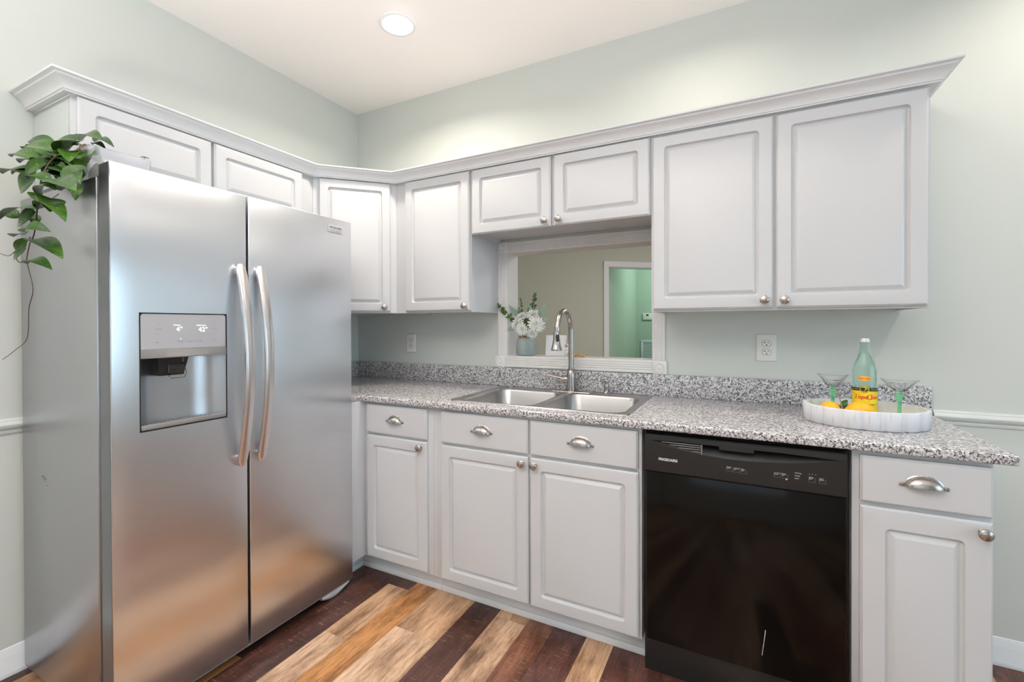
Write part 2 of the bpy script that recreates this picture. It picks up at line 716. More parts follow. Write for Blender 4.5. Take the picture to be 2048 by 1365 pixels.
# floor made of planks
edges = [0.3, 0.43, 0.56, 0.676, 0.832, 0.955, 1.075, 1.285, 1.42, 1.56, 1.672, 1.812, 1.92, 2.02, 2.15]
x = 0.3
while x > -3.4:
    x -= random.choice([0.11, 0.13, 0.15])
    edges.insert(0, x)
x = edges[-1]
while x < XR:
    x += random.choice([0.11, 0.13, 0.15])
    edges.append(x)
TAN, LTAN, ORG_, DARK, RED, MID, DRED = (0.53, 0.325, 0.19), (0.61, 0.405, 0.265), (0.50, 0.235, 0.085), (0.095, 0.041, 0.031), \
    (0.25, 0.105, 0.062), (0.34, 0.165, 0.085), (0.125, 0.052, 0.040)
SPEC = {0.43: [(-9, DARK), (-1.1, MID)], 0.56: [(-9, ORG_), (-1.25, DARK), (-0.75, DARK)], 0.676: [(-9, DARK), (-0.66, DARK)], 0.832: [(-9, LTAN), (-1.0, TAN), (-0.62, DARK)],
        0.955: [(-9, ORG_), (-0.3, MID)], 1.075: [(-9, LTAN), (-0.845, TAN)], 1.285: [(-9, DARK)], 1.42: [(-9, LTAN), (-0.6, TAN)], 1.56: [(-9, RED)],
        1.672: [(-9, RED), (-0.9, DRED)], 1.812: [(-9, TAN)], 1.92: [(-9, DRED)], 2.02: [(-9, MID), (-0.75, DRED)]}
bm = bmesh.new()
tl = bm.faces.layers.float_vector.new('tone')
sl = bm.faces.layers.float_vector.new('seed')
pal = [TAN, LTAN, ORG_, DARK, RED, MID, DRED, TAN]
for x0, x1 in zip(edges, edges[1:]):
    key = next((k for k in SPEC if abs(k - x0) < 1e-6), None)
    if key:
        segs = SPEC[key]
        cuts = [s[0] for s in segs] + [9]
        cuts[0] = YR - 0.12
        tones = [s[1] for s in segs]
    else:
        y = YR - 0.12 - random.random()
        cuts = [YR - 0.12]
        while y < 9:
            y += 1.22
            if y > cuts[0]:
                cuts.append(min(y, 9))
        tones = [random.choice(pal) for _ in cuts]
    for (ya, yb), tn in zip(zip(cuts, cuts[1:]), tones):
        if yb - ya < 1e-4:
            continue
        f = bm.faces.new([bm.verts.new(p) for p in ((x0, ya, 0), (x1, ya, 0), (x1, yb, 0), (x0, yb, 0))])
        f[tl] = Vector(tn)
        f[sl] = Vector((random.random() * 30, random.random() * 30, 0))
me = bpy.data.meshes.new('floor')
bm.to_mesh(me)
bm.free()
me.materials.append(M['floor'])
fl = bpy.data.objects.new('floor', me)
COL.objects.link(fl)
struct(fl)

# trims
BASEP = [(0, 0), (0.016, 0), (0.016, 0.006), (0.0155, 0.016), (0.013, 0.02), (0.0125, 0.068), (0.010, 0.074), (0.0085, 0.082), (0.005, 0.092), (0.003, 0.098), (0, 0.1)]
RAILP = [(0, 0), (0.006, 0.002), (0.008, 0.010), (0.006, 0.014), (0.014, 0.020), (0.019, 0.028), (0.020, 0.034), (0.015, 0.042), (0.011, 0.046), (0.011, 0.049), (0.007, 0.054), (0, 0.056)]
b = B(M['trim'])
sweep(b, [(0, YR), (0, -1.70 + 0.9)], BASEP)
struct(b.build('baseboard_left'))
b = B(M['trim'])
sweep(b, [(3.0, 0), (XR, 0)], BASEP)
struct(b.build('baseboard_back'))
b = B(M['railp'])
sweep(b, [(0, YR), (0, -0.8)], [(o, u + 0.874) for o, u in RAILP])
struct(b.build('trim_1'))
b = B(M['railp'])
sweep(b, [(3.031, 0), (XR, 0)], [(o, u + 0.874) for o, u in RAILP])
struct(b.build('trim_2'))

# windows behind the camera (frames round the daylight)
b = B(M['trim'])
for y0, y1 in ((-3.6, -3.52), (-2.24, -2.16), (-0.88, -0.8)):
    b.box(XR - 0.015, XR + 0.05, y0, y1, 0.6, 2.4)
for z0, z1 in ((0.6, 0.68), (1.46, 1.52), (2.32, 2.4)):
    b.box(XR - 0.012, XR + 0.047, -3.6, -0.8, z0, z1)
struct(b.build('window_2'))
b = B(M['trim'])
for x0, x1 in ((0.9, 0.98), (2.26, 2.34), (3.62, 3.7)):
    b.box(x0, x1, YR - 0.05, YR + 0.015, 0.75, 2.35)
for z0, z1 in ((0.75, 0.83), (1.5, 1.56), (2.27, 2.35)):
    b.box(0.9, 3.7, YR - 0.047, YR + 0.012, z0, z1)
struct(b.build('window_3'))

# pass-through opening: fluted casing, corner blocks, lined reveal
win = bpy.data.objects.new('window_1', None)
COL.objects.link(win)
win.location = (1.575, 0, 1.02)
ORG['window_1'] = Vector(win.location)
struct(win)


def flute(w):
    pts = [(0, 0.0), (0, 0.012), (0.003, 0.014)]
    n = 4
    m = 0.008
    fw = (w - 2 * m) / n
    for i in range(n):
        a = m + i * fw
        pts += [(a + fw * 0.12, 0.014), (a + fw * 0.3, 0.0105), (a + fw * 0.7, 0.0105), (a + fw * 0.88, 0.014)]
    pts += [(w - 0.003, 0.014), (w, 0.012), (w, 0.0)]
    return pts


def casing(x0, x1, z0, z1, vert, nm='casing'):
    b = B(M['cream'])
    if vert:
        p = flute(x1 - x0)
        b.loops([[(x0 + a, -d, z) for a, d in p] for z in (z0, z1)], True, True, True)
    else:
        p = flute(z1 - z0)
        b.loops([[(x, -d, z0 + a) for a, d in p] for x in (x0, x1)], True, True, True)
    b.build(nm, win, 25)


casing(1.112, 1.172, 1.084, 1.675, True)
casing(1.977, 2.037, 1.084, 1.675, True)
casing(1.158, 1.980, 1.022, 1.084, False)
casing(1.172, 1.977, 1.675, 1.735, False)
for x0, x1, z0, z1 in ((1.096, 1.158, 1.02, 1.084), (1.980, 2.047, 1.02, 1.084), (1.110, 1.172, 1.675, 1.737), (1.977, 2.039, 1.675, 1.737)):
    b = B(M['cream'])
    b.box(x0, x1, -0.02, 0, z0, z1, 0.002)
    cx, cz = (x0 + x1) / 2, (z0 + z1) / 2
    b.lathe([(0.024, 0.0195), (0.024, 0.022), (0.021, 0.0235), (0.018, 0.022), (0.017, 0.0205), (0.0125, 0.0205), (0.011, 0.0225), (0.006, 0.024), (0, 0.0245)], (cx, 0, cz), 28, '-y')
    b.build('corner_block', win)
b = B(M['cream'])
b.box(1.158, 1.174, 0.001, 0.125, 1.075, 1.69)
b.box(1.975, 1.99, 0.001, 0.125, 1.075, 1.69)
b.box(1.158, 1.99, 0.001, 0.125, 1.675, 1.70)
b.box(1.160, 1.988, -0.012, 0.135, 1.055, 1.0865, 0.002)
b.build('jamb_lining', win)

# ------------------------------------------------------------------ rooms beyond the pass-through
A = Vector((0.775, 3.655, 0))
D = Vector((0.768, 0.640, 0)).normalized()
N = Vector((D.y, -D.x, 0))        # towards the camera


def diag(b, s0, s1, t0, t1, z0, z1):
    P = [A + D * s + N * t for s in (s0, s1) for t in (t0, t1)]
    vs = [b.bm.verts.new((p.x, p.y, z)) for p in P for z in (z0, z1)]
    for q in ((0, 1, 3, 2), (4, 6, 7, 5), (0, 4, 5, 1), (2, 3, 7, 6), (0, 2, 6, 4), (1, 5, 7, 3)):
        b.face([vs[i] for i in q])


b = B(M['beyond'])
diag(b, -4.5, 0.0, -0.12, 0, 0, H)
diag(b, 0.86, 5.5, -0.12, 0, 0, H)
diag(b, 0.0, 0.86, -0.12, 0, 2.05, H)
struct(b.build('wall_far'))
b = B(M['trim'])
diag(b, -0.06, 0.0, 0, 0.018, 0, 2.11)
diag(b, 0.86, 0.92, 0, 0.018, 0, 2.11)
diag(b, -0.06, 0.92, 0, 0.019, 2.04, 2.11)
diag(b, -0.001, 0.018, -0.14, 0.002, 0, 2.05)
diag(b, 0.842, 0.861, -0.14, 0.002, 0, 2.05)
diag(b, 0, 0.86, -0.14, 0.002, 2.03, 2.052)
struct(b.build('door_1'))
HC = Vector((0.62, 6.25, 0))     # corner of the hall behind the doorway
b = B(M['hall'])
p0 = A + D * 0.0 - N * 0.12


def seg_wall(b, p, q, th, z0=0, z1=H):
    d = (q - p).normalized()
    n = Vector((-d.y, d.x, 0)) * th
    vs = [b.bm.verts.new((r.x, r.y, z)) for r in (p, p + n, q, q + n) for z in (z0, z1)]
    for f in ((0, 1, 3, 2), (4, 6, 7, 5), (0, 4, 5, 1), (2, 3, 7, 6), (0, 2, 6, 4), (1, 5, 7, 3)):
        b.face([vs[i] for i in f])


seg_wall(b, p0, HC, 0.1)
struct(b.build('wall_hall_left'))
b = B(M['hall'])
seg_wall(b, HC, HC + Vector((2.6, 0.25, 0)), 0.1)
struct(b.build('wall_hall_back'))

# ------------------------------------------------------------------ upper cabinets
FB, FL = FRONT_BACKWALL, FRONT_LEFTWALL
YU = -0.30          # face frame plane; doors stand 20 mm proud
ZT = 2.066


def upper(name, label, x0, x1, z0, doors, dz0, knobs, dz1=2.062):
    r = thing(name, ((x0 + x1) / 2, 0, z0), label, 'cabinet', 'white wall cabinets')
    b = B(M['white'])
    b.box(x0, x1, YU, YU + 0.02, z0, ZT)
    b.box(x0, x1, YU + 0.02, -0.002, z0 + 0.016, ZT)
    b.box(x0, x0 + 0.016, YU + 0.02, -0.002, z0, z0 + 0.016)
    b.box(x1 - 0.016, x1, YU + 0.02, -0.002, z0, z0 + 0.016)
    b.build('carcass', r)
    for (a, c), k in zip(doors, knobs):
        w, h = c - a, dz1 - dz0
        kn = None if k is None else (k[0] - a, k[1] - dz0)
        add_door(r, at(FB, a, YU, dz0), w, h, kn)
    return r


upper('wall_cabinet', 'tall white two-door wall cabinet at the right end, above the bottle tray', 2.024, 2.937, 1.317,
      [(2.032, 2.476), (2.487, 2.929)], 1.326, [(2.447, 1.356), (2.513, 1.354)], 2.058)
upper('wall_cabinet', 'short white two-door wall cabinet over the sink and pass-through opening', 1.116, 2.0235, 1.736,
      [(1.127, 1.565), (1.581, 2.019)], 1.731, [(1.537, 1.757), (1.608, 1.757)])
upper('wall_cabinet', 'tall narrow white one-door wall cabinet above the left outlet', 0.6115, 1.1155, 1.332,
      [(0.686, 1.110)], 1.341, [(1.088, 1.363)], 2.064)

# diagonal corner cabinet
r = thing('corner_wall_cabinet', (0.3, -0.3, 1.33), 'white one-door wall cabinet set diagonally in the corner', 'cabinet', 'white wall cabinets')
b = B(M['white'])
pl = [(0.002, -0.002), (0.002, -0.6105), (0.30, -0.6105), (0.6105, -0.30), (0.6105, -0.002)]
b.loops([[(x, y, z) for x, y in pl] for z in (1.333, ZT)], True, True, True)
b.build('carcass', r)
dl = sqrt(2) * 0.3105
FD = Matrix(((1 / sqrt(2), 0, 1 / sqrt(2), 0), (1 / sqrt(2), 0, -1 / sqrt(2), 0), (0, 1, 0, 0), (0, 0, 0, 1)))
u = Vector((1 / sqrt(2), 1 / sqrt(2), 0))
p = Vector((0.30, -0.6105, 1.341)) + u * 0.032
add_door(r, T(*p) @ FD, 0.372, 2.062 - 1.341, (0.337, 0.024), fr=0.044)

# cabinet over the fridge, on the left wall
r = thing('wall_cabinet', (0, -1.1, 1.80), 'short white two-door wall cabinet high above the refrigerator', 'cabinet', 'white wall cabinets')
b = B(M['white'])
b.box(0.002, 0.30, -1.600, -0.6115, 1.765, ZT, 0.0012)
b.build('carcass', r)
b = B(M['bpanel'])
b.box(0.004, 0.288, -1.603, -1.6003, 1.765, ZT - 0.018, 0.0005)
b.build('end_panel', r, label='wall-coloured end panel')
add_door(r, at(FL, 0.30, -1.586, 1.815), 0.443, 2.064 - 1.815)
add_door(r, at(FL, 0.30, -1.131, 1.815), 0.443, 2.064 - 1.815)

# crown
b = B(M['white'])
CP = [(0, 0), (0.0215, 0), (0.0225, 0.004), (0.026, 0.006), (0.028, 0.014), (0.034, 0.024), (0.043, 0.033), (0.053, 0.039), (0.055, 0.044), (0.060, 0.046), (0.0655, 0.048), (0.0665, 0.054), (0, 0.054)]
path = [(0.001, -1.6015), (0.3, -1.6015), (0.3, -0.6105), (0.6105, -0.3), (2.938, -0.3), (2.938, -0.001)]
cr = B(M['trim'])  # brighter than the cabinets: light on the crown is put into the colour
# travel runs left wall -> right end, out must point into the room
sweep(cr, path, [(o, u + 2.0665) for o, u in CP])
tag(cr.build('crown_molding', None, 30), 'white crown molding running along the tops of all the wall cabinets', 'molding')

# ------------------------------------------------------------------ base cabinets
YB = -0.61
ZC = 0.885


def toe(b, x0, x1):
    b.box(x0, x1, -0.545, -0.53, 0, 0.1, 0.001)
    b.box(x0, x1, -0.553, -0.545, 0, 0.028, 0.003)


def base_car(b, x0, x1):
    b.box(x0, x1, YB, -0.01, 0.1, ZC, 0.0012)


r = thing('base_cabinet', (0.85, -0.3, 0), 'narrow white base cabinet beside the refrigerator, one drawer over one door', 'cabinet', 'white base cabinets')
b = B(M['white'])
b.box(0.672, 1.098, YB, -0.01, 0.1, ZC, 0.0012)
b.box(0.01, 0.672, -0.7105, -0.01, 0.1, ZC, 0.0012)
b.build('carcass', r)
b = B(M['trim'])  # brighter than the carcass: daylight in the recess is put into the colour
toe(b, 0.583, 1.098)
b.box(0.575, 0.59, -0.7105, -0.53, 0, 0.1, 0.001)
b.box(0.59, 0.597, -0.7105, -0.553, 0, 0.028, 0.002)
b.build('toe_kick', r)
add_drawer(r, at(FB, 0.699, YB, 0.730), 0.371, 0.142)
add_door(r, at(FB, 0.699, YB, 0.112), 0.371, 0.720 - 0.112, (1.038 - 0.699, 0.695 - 0.112))

r = thing('base_cabinet', (1.57, -0.3, 0), 'wide white base cabinet under the sink with two drawer fronts and two doors', 'cabinet', 'white base cabinets')
b = B(M['white'])
b.box(1.0985, 1.12, YB, -0.01, 0.1, ZC, 0.0012)
b.box(2.018, 2.042, YB, -0.01, 0.1, ZC, 0.0012)
b.box(1.12, 2.018, YB, YB + 0.02, 0.1, ZC, 0.0012)
b.box(1.12, 2.018, YB + 0.02, -0.01, 0.1, 0.12, 0.001)
b.box(1.12, 2.018, -0.02, -0.01, 0.12, ZC, 0.001)
b.build('carcass', r)
b = B(M['trim'])  # brighter white again, daylight on the toe kick painted in
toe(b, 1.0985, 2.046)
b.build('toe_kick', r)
for a, c in ((1.150, 1.587), (1.597, 2.030)):
    add_drawer(r, at(FB, a, YB, 0.730), c - a, 0.142, 'false_drawer')
add_door(r, at(FB, 1.150, YB, 0.110), 0.437, 0.609, (1.563 - 1.150, 0.694 - 0.110))
add_door(r, at(FB, 1.597, YB, 0.110), 0.435, 0.609, (1.619 - 1.597, 0.693 - 0.110))

r = thing('base_cabinet', (2.83, -0.3, 0), 'white base cabinet at the right end of the counter, beside the dishwasher', 'cabinet', 'white base cabinets')
b = B(M['white'])
base_car(b, 2.668, 2.982)
b.build('carcass', r)
b = B(M['trim'])  # painted brighter, as if daylight reached the recess
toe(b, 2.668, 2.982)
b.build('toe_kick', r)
add_drawer(r, at(FB, 2.686, YB, 0.732), 0.290, 0.138)
add_door(r, at(FB, 2.686, YB, 0.110), 0.291, 0.610, (2.954 - 2.686, 0.694 - 0.110), fr=0.058)

# ------------------------------------------------------------------ countertop + backsplash
ct = thing('countertop', (1.5, -0.3, 0.885), 'speckled grey granite countertop running from the refrigerator to the right end', 'countertop')
xc = [0.003, 0.668, 1.185, 1.955, 3.022]
yc = [-0.709, -0.645, -0.548, -0.085, -0.003]
holes = {(1, 0), (2, 0), (3, 0), (2, 2)}
sl_ = slab(xc, yc, holes, 0.8855, 0.914, 0.007, 4, only=lambda m: m.y < -0.6 or m.x > 3.0)
b = B(M['granite'])
b.add(sl_)
b.build('slab', ct, 40)
b = B(M['granite'])
b.box(0.024, 3.0225, -0.0235, -0.003, 0.9145, 1.019, 0.002)
b.box(0.003, 0.0235, -0.709, -0.003, 0.9145, 1.019, 0.002)
b.build('backsplash', ct)

# ------------------------------------------------------------------ sink
sk = thing('kitchen_sink', (1.57, -0.31, 0.914), 'stainless steel double-bowl drop-in sink in the countertop', 'sink')
X0, X1, Y0, Y1 = 1.155, 1.985, -0.574, -0.042
b = B(M['sink'])
o3 = lambda pts, z: [(x, y, z) for x, y in pts]
b.loops([o3(rrect(X0, X1, Y0, Y1, 0.03), 0.9143), o3(rrect(X0 + 0.002, X1 - 0.002, Y0 + 0.002, Y1 - 0.002, 0.029), 0.9175),
         o3(rrect(X0 + 0.008, X1 - 0.008, Y0 + 0.008, Y1 - 0.008, 0.025), 0.9185), o3(rrect(X0 + 0.014, X1 - 0.014, Y0 + 0.014, Y1 - 0.014, 0.02), 0.9165)])
bw = [(1.198, 1.561), (1.589, 1.950)]
by0, by1 = -0.545, -0.128
xm = 1.575
ins = 0.014
for (a, c), (q0, q1), rad in ((bw[0], (X0 + ins, xm), [0.0001, 0.02, 0.02, 0.0001]), (bw[1], (xm, X1 - ins), [0.02, 0.0001, 0.0001, 0.02])):
    b.loops([o3(rrect(q0, q1, Y0 + ins, Y1 - ins, rad), 0.9165), o3(rrect(a - 0.006, c + 0.006, by0 - 0.006, by1 + 0.006, 0.066), 0.9165),
             o3(rrect(a, c, by0, by1, 0.06), 0.9125)])
b.build('rim', sk, 50)
for a, c in bw:
    b = B(M['sink'])
    lp = [o3(rrect(a, c, by0, by1, 0.06), 0.9125), o3(rrect(a + 0.004, c - 0.004, by0 + 0.004, by1 - 0.004, 0.06), 0.905)]
    lp.append(o3(rrect(a + 0.012, c - 0.012, by0 + 0.012, by1 - 0.012, 0.06), 0.77))
    for k in range(1, 6):
        q = k / 5 * pi / 2
        e = 0.012 + 0.03 * (1 - cos(q)) + 0.004
        lp.append(o3(rrect(a + e, c - e, by0 + e, by1 - e, 0.06), 0.765 - 0.03 * sin(q)))
    mx, my = (a + c) / 2, (by0 + by1) / 2 + 0.03
    lp.append(o3(rrect(mx - 0.045, mx + 0.045, my - 0.045, my + 0.045, 0.0449), 0.731))
    b.loops(lp, True, False, True)
    bo = b.build('bowl', sk, 50)
    b = B(M['chrome'], M['gap'])
    b.lathe([(0.043, 0.7312), (0.043, 0.734), (0.036, 0.7345), (0.033, 0.7322)], (mx, my, 0), 24)
    b.use(1).lathe([(0.033, 0.7318), (0, 0.7318)], (mx, my, 0), 24)
    b.build('drain', bo)
b = B(M['nickel'])
b.lathe([(0.021, 0.9166), (0.021, 0.920), (0.018, 0.9225), (0.006, 0.924), (0, 0.924)], (1.226, -0.078, 0), 24)
b.build('hole_cover', sk)

# faucet
fx, fy = 1.581, -0.078
fa = thing('kitchen_faucet', (fx, fy, 0.9165), 'brushed nickel gooseneck pull-down faucet with side lever behind the sink', 'faucet')
b = B(M['nickel'])
b.loops([o3(rrect(1.462, 1.700, fy - 0.029, fy + 0.029, 0.028), 0.9167), o3(rrect(1.463, 1.699, fy - 0.028, fy + 0.028, 0.027), 0.919),
         o3(rrect(1.466, 1.696, fy - 0.025, fy + 0.025, 0.024), 0.9205)], True, True, True)
b.build('deck_plate', fa)
b = B(M['nickel'])
b.lathe([(0.024, 0.9206), (0.0245, 0.93), (0.0235, 0.96), (0.023, 0.985), (0.0235, 1.0), (0.021, 1.018), (0.0175, 1.026), (0.0185, 1.028), (0.0185, 1.034), (0.0150, 1.036)], (fx, fy, 0), 28)
b.lathe([(0.0185, -0.005), (0.0185, 0.038), (0.0175, 0.041), (0.012, 0.043), (0.012, 0.0435)], (fx - 0.006, fy, 0.978), 24, '-x')
b.build('body', fa)
b = B(M['nickel'])
zs, R = 1.232, 0.0985
pts = [(fx, fy, 1.03), (fx, fy, 1.1), (fx, fy, zs)]
for k in range(1, 25):
    a = pi * k / 24
    pts.append((fx, fy - R + R * cos(a), zs + R * sin(a)))
pts.append((fx - 0.004, fy - 2 * R - 0.002, zs - 0.002))
b.tube(pts, 0.0142, 18)
b.build('spout', fa, 60)
hx, hy = fx - 0.004, fy - 2 * R - 0.001
b = B(M['nickel'])
b.lathe([(0.0142, 1.2315), (0.0147, 1.229), (0.0150, 1.215), (0.0165, 1.195), (0.0195, 1.172), (0.0225, 1.158), (0.0262, 1.147), (0.0268, 1.143), (0.0255, 1.140), (0.022, 1.139), (0.021, 1.142), (0, 1.142)], (hx, hy, 0), 28)
sh = b.build('spray_head', fa, 50)
b = B(M['blackrub'])
ca = Vector((0.62, -0.78, 0)).normalized()
cs = Vector((ca.y, -ca.x, 0))
lp = []
for dz, off in ((0, 0.0152), (0.0, 0.019), (0.002, 0.021)):
    ring = []
    for px, pz in rrect(-0.008 + dz, 0.008 - dz, 1.183 + dz, 1.216 - dz, 0.0055, 4):
        tilt = (1.216 - pz) * 0.12
        p = Vector((hx, hy, 0)) + ca * (off - 0.0015 + tilt) - cs * px
        ring.append((p.x, p.y, pz))
    lp.append(ring)
b.loops(lp, True, True, True)
b.build('spray_button', sh)
b = B(M['nickel'])
b.tube([(fx - 0.045, fy, 0.978), (fx - 0.052, fy, 0.978)], 0.0125, 16)
b.tube([(fx - 0.044, fy, 0.980), (fx - 0.064, fy - 0.002, 0.985), (fx - 0.09, fy - 0.004, 0.989), (fx - 0.125, fy - 0.006, 0.994), (fx - 0.136, fy - 0.006, 0.995)],
       [0.008, 0.0065, 0.0058, 0.0075, 0.0068], 12)
b.build('lever', fa, 50)

# soap dispenser
sx, sy = 1.767, -0.083
so = thing('soap_dispenser', (sx, sy, 0.9165), 'small brushed nickel soap dispenser to the right of the faucet', 'soap dispenser')
b = B(M['nickel'])
b.lathe([(0.0185, 0.9167), (0.0185, 0.920), (0.0135, 0.924), (0.0115, 0.930), (0.0125, 0.945), (0.0135, 0.957), (0.0118, 0.966), (0.0095, 0.968)], (sx, sy, 0), 24)
b.build('body', so)
b = B(M['nickel'])
b.lathe([(0.0085, 0.968), (0.0085, 0.973), (0.0115, 0.974), (0.0122, 0.978), (0.0118, 0.986), (0.0105, 0.988), (0, 0.988)], (sx, sy, 0), 24)
b.tube([(sx, sy, 0.981), (sx - 0.003, sy - 0.03, 0.981), (sx - 0.004, sy - 0.045, 0.977)], [0.006, 0.0045, 0.004], 10)
b.build('pump_head', so)

# ------------------------------------------------------------------ dishwasher
DX0, DX1 = 2.058, 2.652
dw = thing('dishwasher', ((DX0 + DX1) / 2, -0.33, 0), 'black built-in dishwasher between the sink cabinet and the end cabinet', 'dishwasher')
b = B(M['black'])
b.box(2.050, 2.663, -0.598, -0.06, 0.10, 0.872, 0.001)
b.build('tub', dw)
b = B(M['blackgloss'])
b.box(DX0 + 0.004, DX1, -0.634, -0.5985, 0.128, 0.735, 0.003)
dd = b.build('door', dw)
b = B(M['print_w'])
P = [(2.438, 0.271), (2.4355, 0.247), (2.4325, 0.222), (2.428, 0.186)]
for (xa, za), (xb, zb), w in zip(P, P[1:], (0.0009, 0.0006, 0.0007)):
    b.loops([[(xa - w, -0.6345, za), (xa + w, -0.6345, za)], [(xb - w, -0.6345, zb), (xb + w, -0.6345, zb)]], False)
b.build('scratch', dd, 0, 'pale vertical scratch')
b = B(M['black'])
b.box(2.052, DX1 - 0.002, -0.612, -0.5985, 0.0, 0.127, 0.003)
b.build('kick_panel', dw)
# control panel with the crescent handle pocket
b = B(M['black'])
N_ = 60
PZ0, PZ1, PY, PB = 0.738, 0.871, -0.642, -0.5985
lx0, lx1 = 2.080, 2.632


def lens(x):
    if x <= lx0 or x >= lx1:
        return None
    q = (x - lx0) / (lx1 - lx0)
    zt = 0.8490 + 0.0035 * min(1, q * 8) * min(1, (1 - q) * 4)
    d = 0.0395 * (4 * q * (1 - q)) ** 0.85 * (1.06 - 0.18 * q)
    return zt - d, zt


cols = []
xs = [DX0] + [lx0 + (lx1 - lx0) * k / N_ for k in range(N_ + 1)] + [DX1]
for x in xs:
    L = lens(x)
    if L is None:
        zc = 0.849
        zb = zt = zc
        dep = 0.0
    else:
        zb, zt = L
        dep = min(0.03, (zt - zb) * 0.9)
    bulge = 0.006
    cols.append([(x, PB, PZ0 - 0.002), (x, PY + 0.006, PZ0 - 0.002), (x, PY, PZ0 + 0.004), (x, PY - 0.0, 0.79), (x, PY + 0.001, zb), (x, PY + 0.002 + dep * 0.45, zb + (zt - zb) * 0.45), (x, PY + 0.002 + dep, zb + (zt - zb) * 0.8),
                 (x, PY + 0.003 + dep, zt), (x, PY + 0.003, zt), (x, PY + 0.004, PZ1 - 0.003), (x, PY + 0.008, PZ1), (x, PB, PZ1)])
b.loops(cols, True, True, True)
cp = b.build('control_panel', dw, 30)
b = B(M['grey'], M['gap'])
for k in range(4):
    z = 0.8475 - k * 0.0072
    xa = 2.115 + k * 0.028
    b.use(0).box(xa, 2.246, PY + 0.0045, PY + 0.012, z - 0.0022, z, 0.0005)
b.use(1).box(2.13, 2.247, PY + 0.0125, PY + 0.014, 0.826, 0.848)
b.use(0).box(2.2465, 2.2490, PY + 0.001, PY + 0.016, 0.819, 0.851)
b.build('vent_louvers', cp)
b = B(M['black'])
b.loops([[(2.300, PY + 0.003, 0.8525), (2.406, PY + 0.003, 0.8525), (2.406, PY + 0.022, 0.8525), (2.300, PY + 0.022, 0.8525)],
         [(2.303, PY + 0.0025, 0.841), (2.403, PY + 0.0025, 0.841), (2.400, PY + 0.018, 0.839), (2.306, PY + 0.018, 0.839)]], True, True, True)
b.build('latch_grip', cp)


def prints(parent, items, frame_of, m, name='lettering'):
    for txt, x, z, size, *rest in items:
        b = B(M[m])
        b.add(text_bm(txt, size, 0.0002, 'LEFT', 0, rest[0] if rest else 0), frame_of(x, z))
        b.build(name, parent, 0)


fr_dw = lambda x, z: at(FB, x, PY - 0.0002, z)
prints(cp, [('FRIGIDAIRE', 2.106, 0.7855, 0.0125, 0.0004), ('heavy', 2.3245, 0.7885, 0.0062), ('wash', 2.3245, 0.7835, 0.0045), ('normal', 2.3455, 0.7875, 0.0062), ('wash', 2.3455, 0.7825, 0.0045),
            ('light', 2.3670, 0.7865, 0.0062), ('wash', 2.3670, 0.7815, 0.0045), ('no heat dry', 2.4610, 0.7890, 0.0052), ('cancel', 2.4610, 0.7842, 0.0045), ('heat', 2.4830, 0.7885, 0.0062), ('dry', 2.4830, 0.7838, 0.0045),
            ('washing', 2.5170, 0.7965, 0.0056), ('drying', 2.5170, 0.7880, 0.0056), ('clean', 2.5170, 0.7795, 0.0056), ('delay', 2.5545, 0.7880, 0.0060), ('start', 2.5545, 0.7832, 0.0045),
            ('start', 2.5815, 0.7875, 0.0060), ('cancel', 2.5815, 0.7828, 0.0045)], fr_dw, 'print_w')
b = B(M['print_g'])


def frame_rect(x0, x1, z0, z1, w=0.0004, y=PY - 0.0003):
    for a, c, d, e in ((x0, x1, z0, z0 + w), (x0, x1, z1 - w, z1), (x0, x0 + w, z0, z1), (x1 - w, x1, z0, z1)):
        b.loops([[(a, y, d), (c, y, d)], [(a, y, e), (c, y, e)]], False)


for x, z in ((2.3235, 0.774), (2.3445, 0.773), (2.3660, 0.772), (2.4605, 0.7745), (2.4825, 0.774), (2.5540, 0.7735), (2.5810, 0.7730)):
    b = B(M['print_g'])
    frame_rect(x, x + 0.0175, z, z + 0.0120)
    b.build('button_outline', cp, 0)
for k in range(3):
    b = B(M['print_w'])
    b.box(2.5555 + k * 0.008, 2.5572 + k * 0.008, PY - 0.0003, PY - 0.0001, 0.7972, 0.7986)
    b.build('indicator_dot', cp, 0)
b = B(M['print_w'])
b.lathe([(0.0026, 0.0001), (0, 0.0002)], (2.4955, PY - 0.0001, 0.7725), 12, '-y')
b.build('lock_icon', cp, 0)

# ------------------------------------------------------------------ refrigerator
FX = 0.700
FY0, FYM0, FYM1, FY1 = -1.650, -1.2365, -1.2275, -0.722
FZ0, FZ1 = 0.048, 1.756
fr_ = thing('refrigerator', (0.36, -1.19, 0), 'stainless steel side-by-side refrigerator with ice and water dispenser', 'refrigerator')
b = B(M['sidesteel'])
b.box(0.03, 0.612, FY0 + 0.001, FY1 - 0.001, 0.022, 1.722, 0.004, 2)
b.build('case', fr_, label='grey painted case')
rs_ = random.Random(3)
b = B(mat('brown_scuff', (0.10, 0.06, 0.045), 0.7))
for k in range(26):
    cx, cz = rs_.gauss(0.22, 0.014), 0
    cz = 0.735 - (cx - 0.22) * 0.5 + rs_.gauss(0, 0.005)
    rr = rs_.uniform(0.001, 0.0035)
    b.loops([[(cx + rr * rs_.uniform(.6, 1.4) * cos(a * pi / 3), FY0 + 0.0006, cz + rr * rs_.uniform(.4, .9) * sin(a * pi / 3)) for a in range(6)]], True, True, False)
b.build('scuff_mark', fr_, 0, 'small brown scuff on the case side')
b = B(M['gap'])
b.box(0.612, 0.634, FY0 + 0.012, FYM0 - 0.004, 0.06, 1.715)
b.box(0.612, 0.634, FYM1 + 0.004, FY1 - 0.012, 0.06, 1.715)
b.build('door_gasket', fr_)
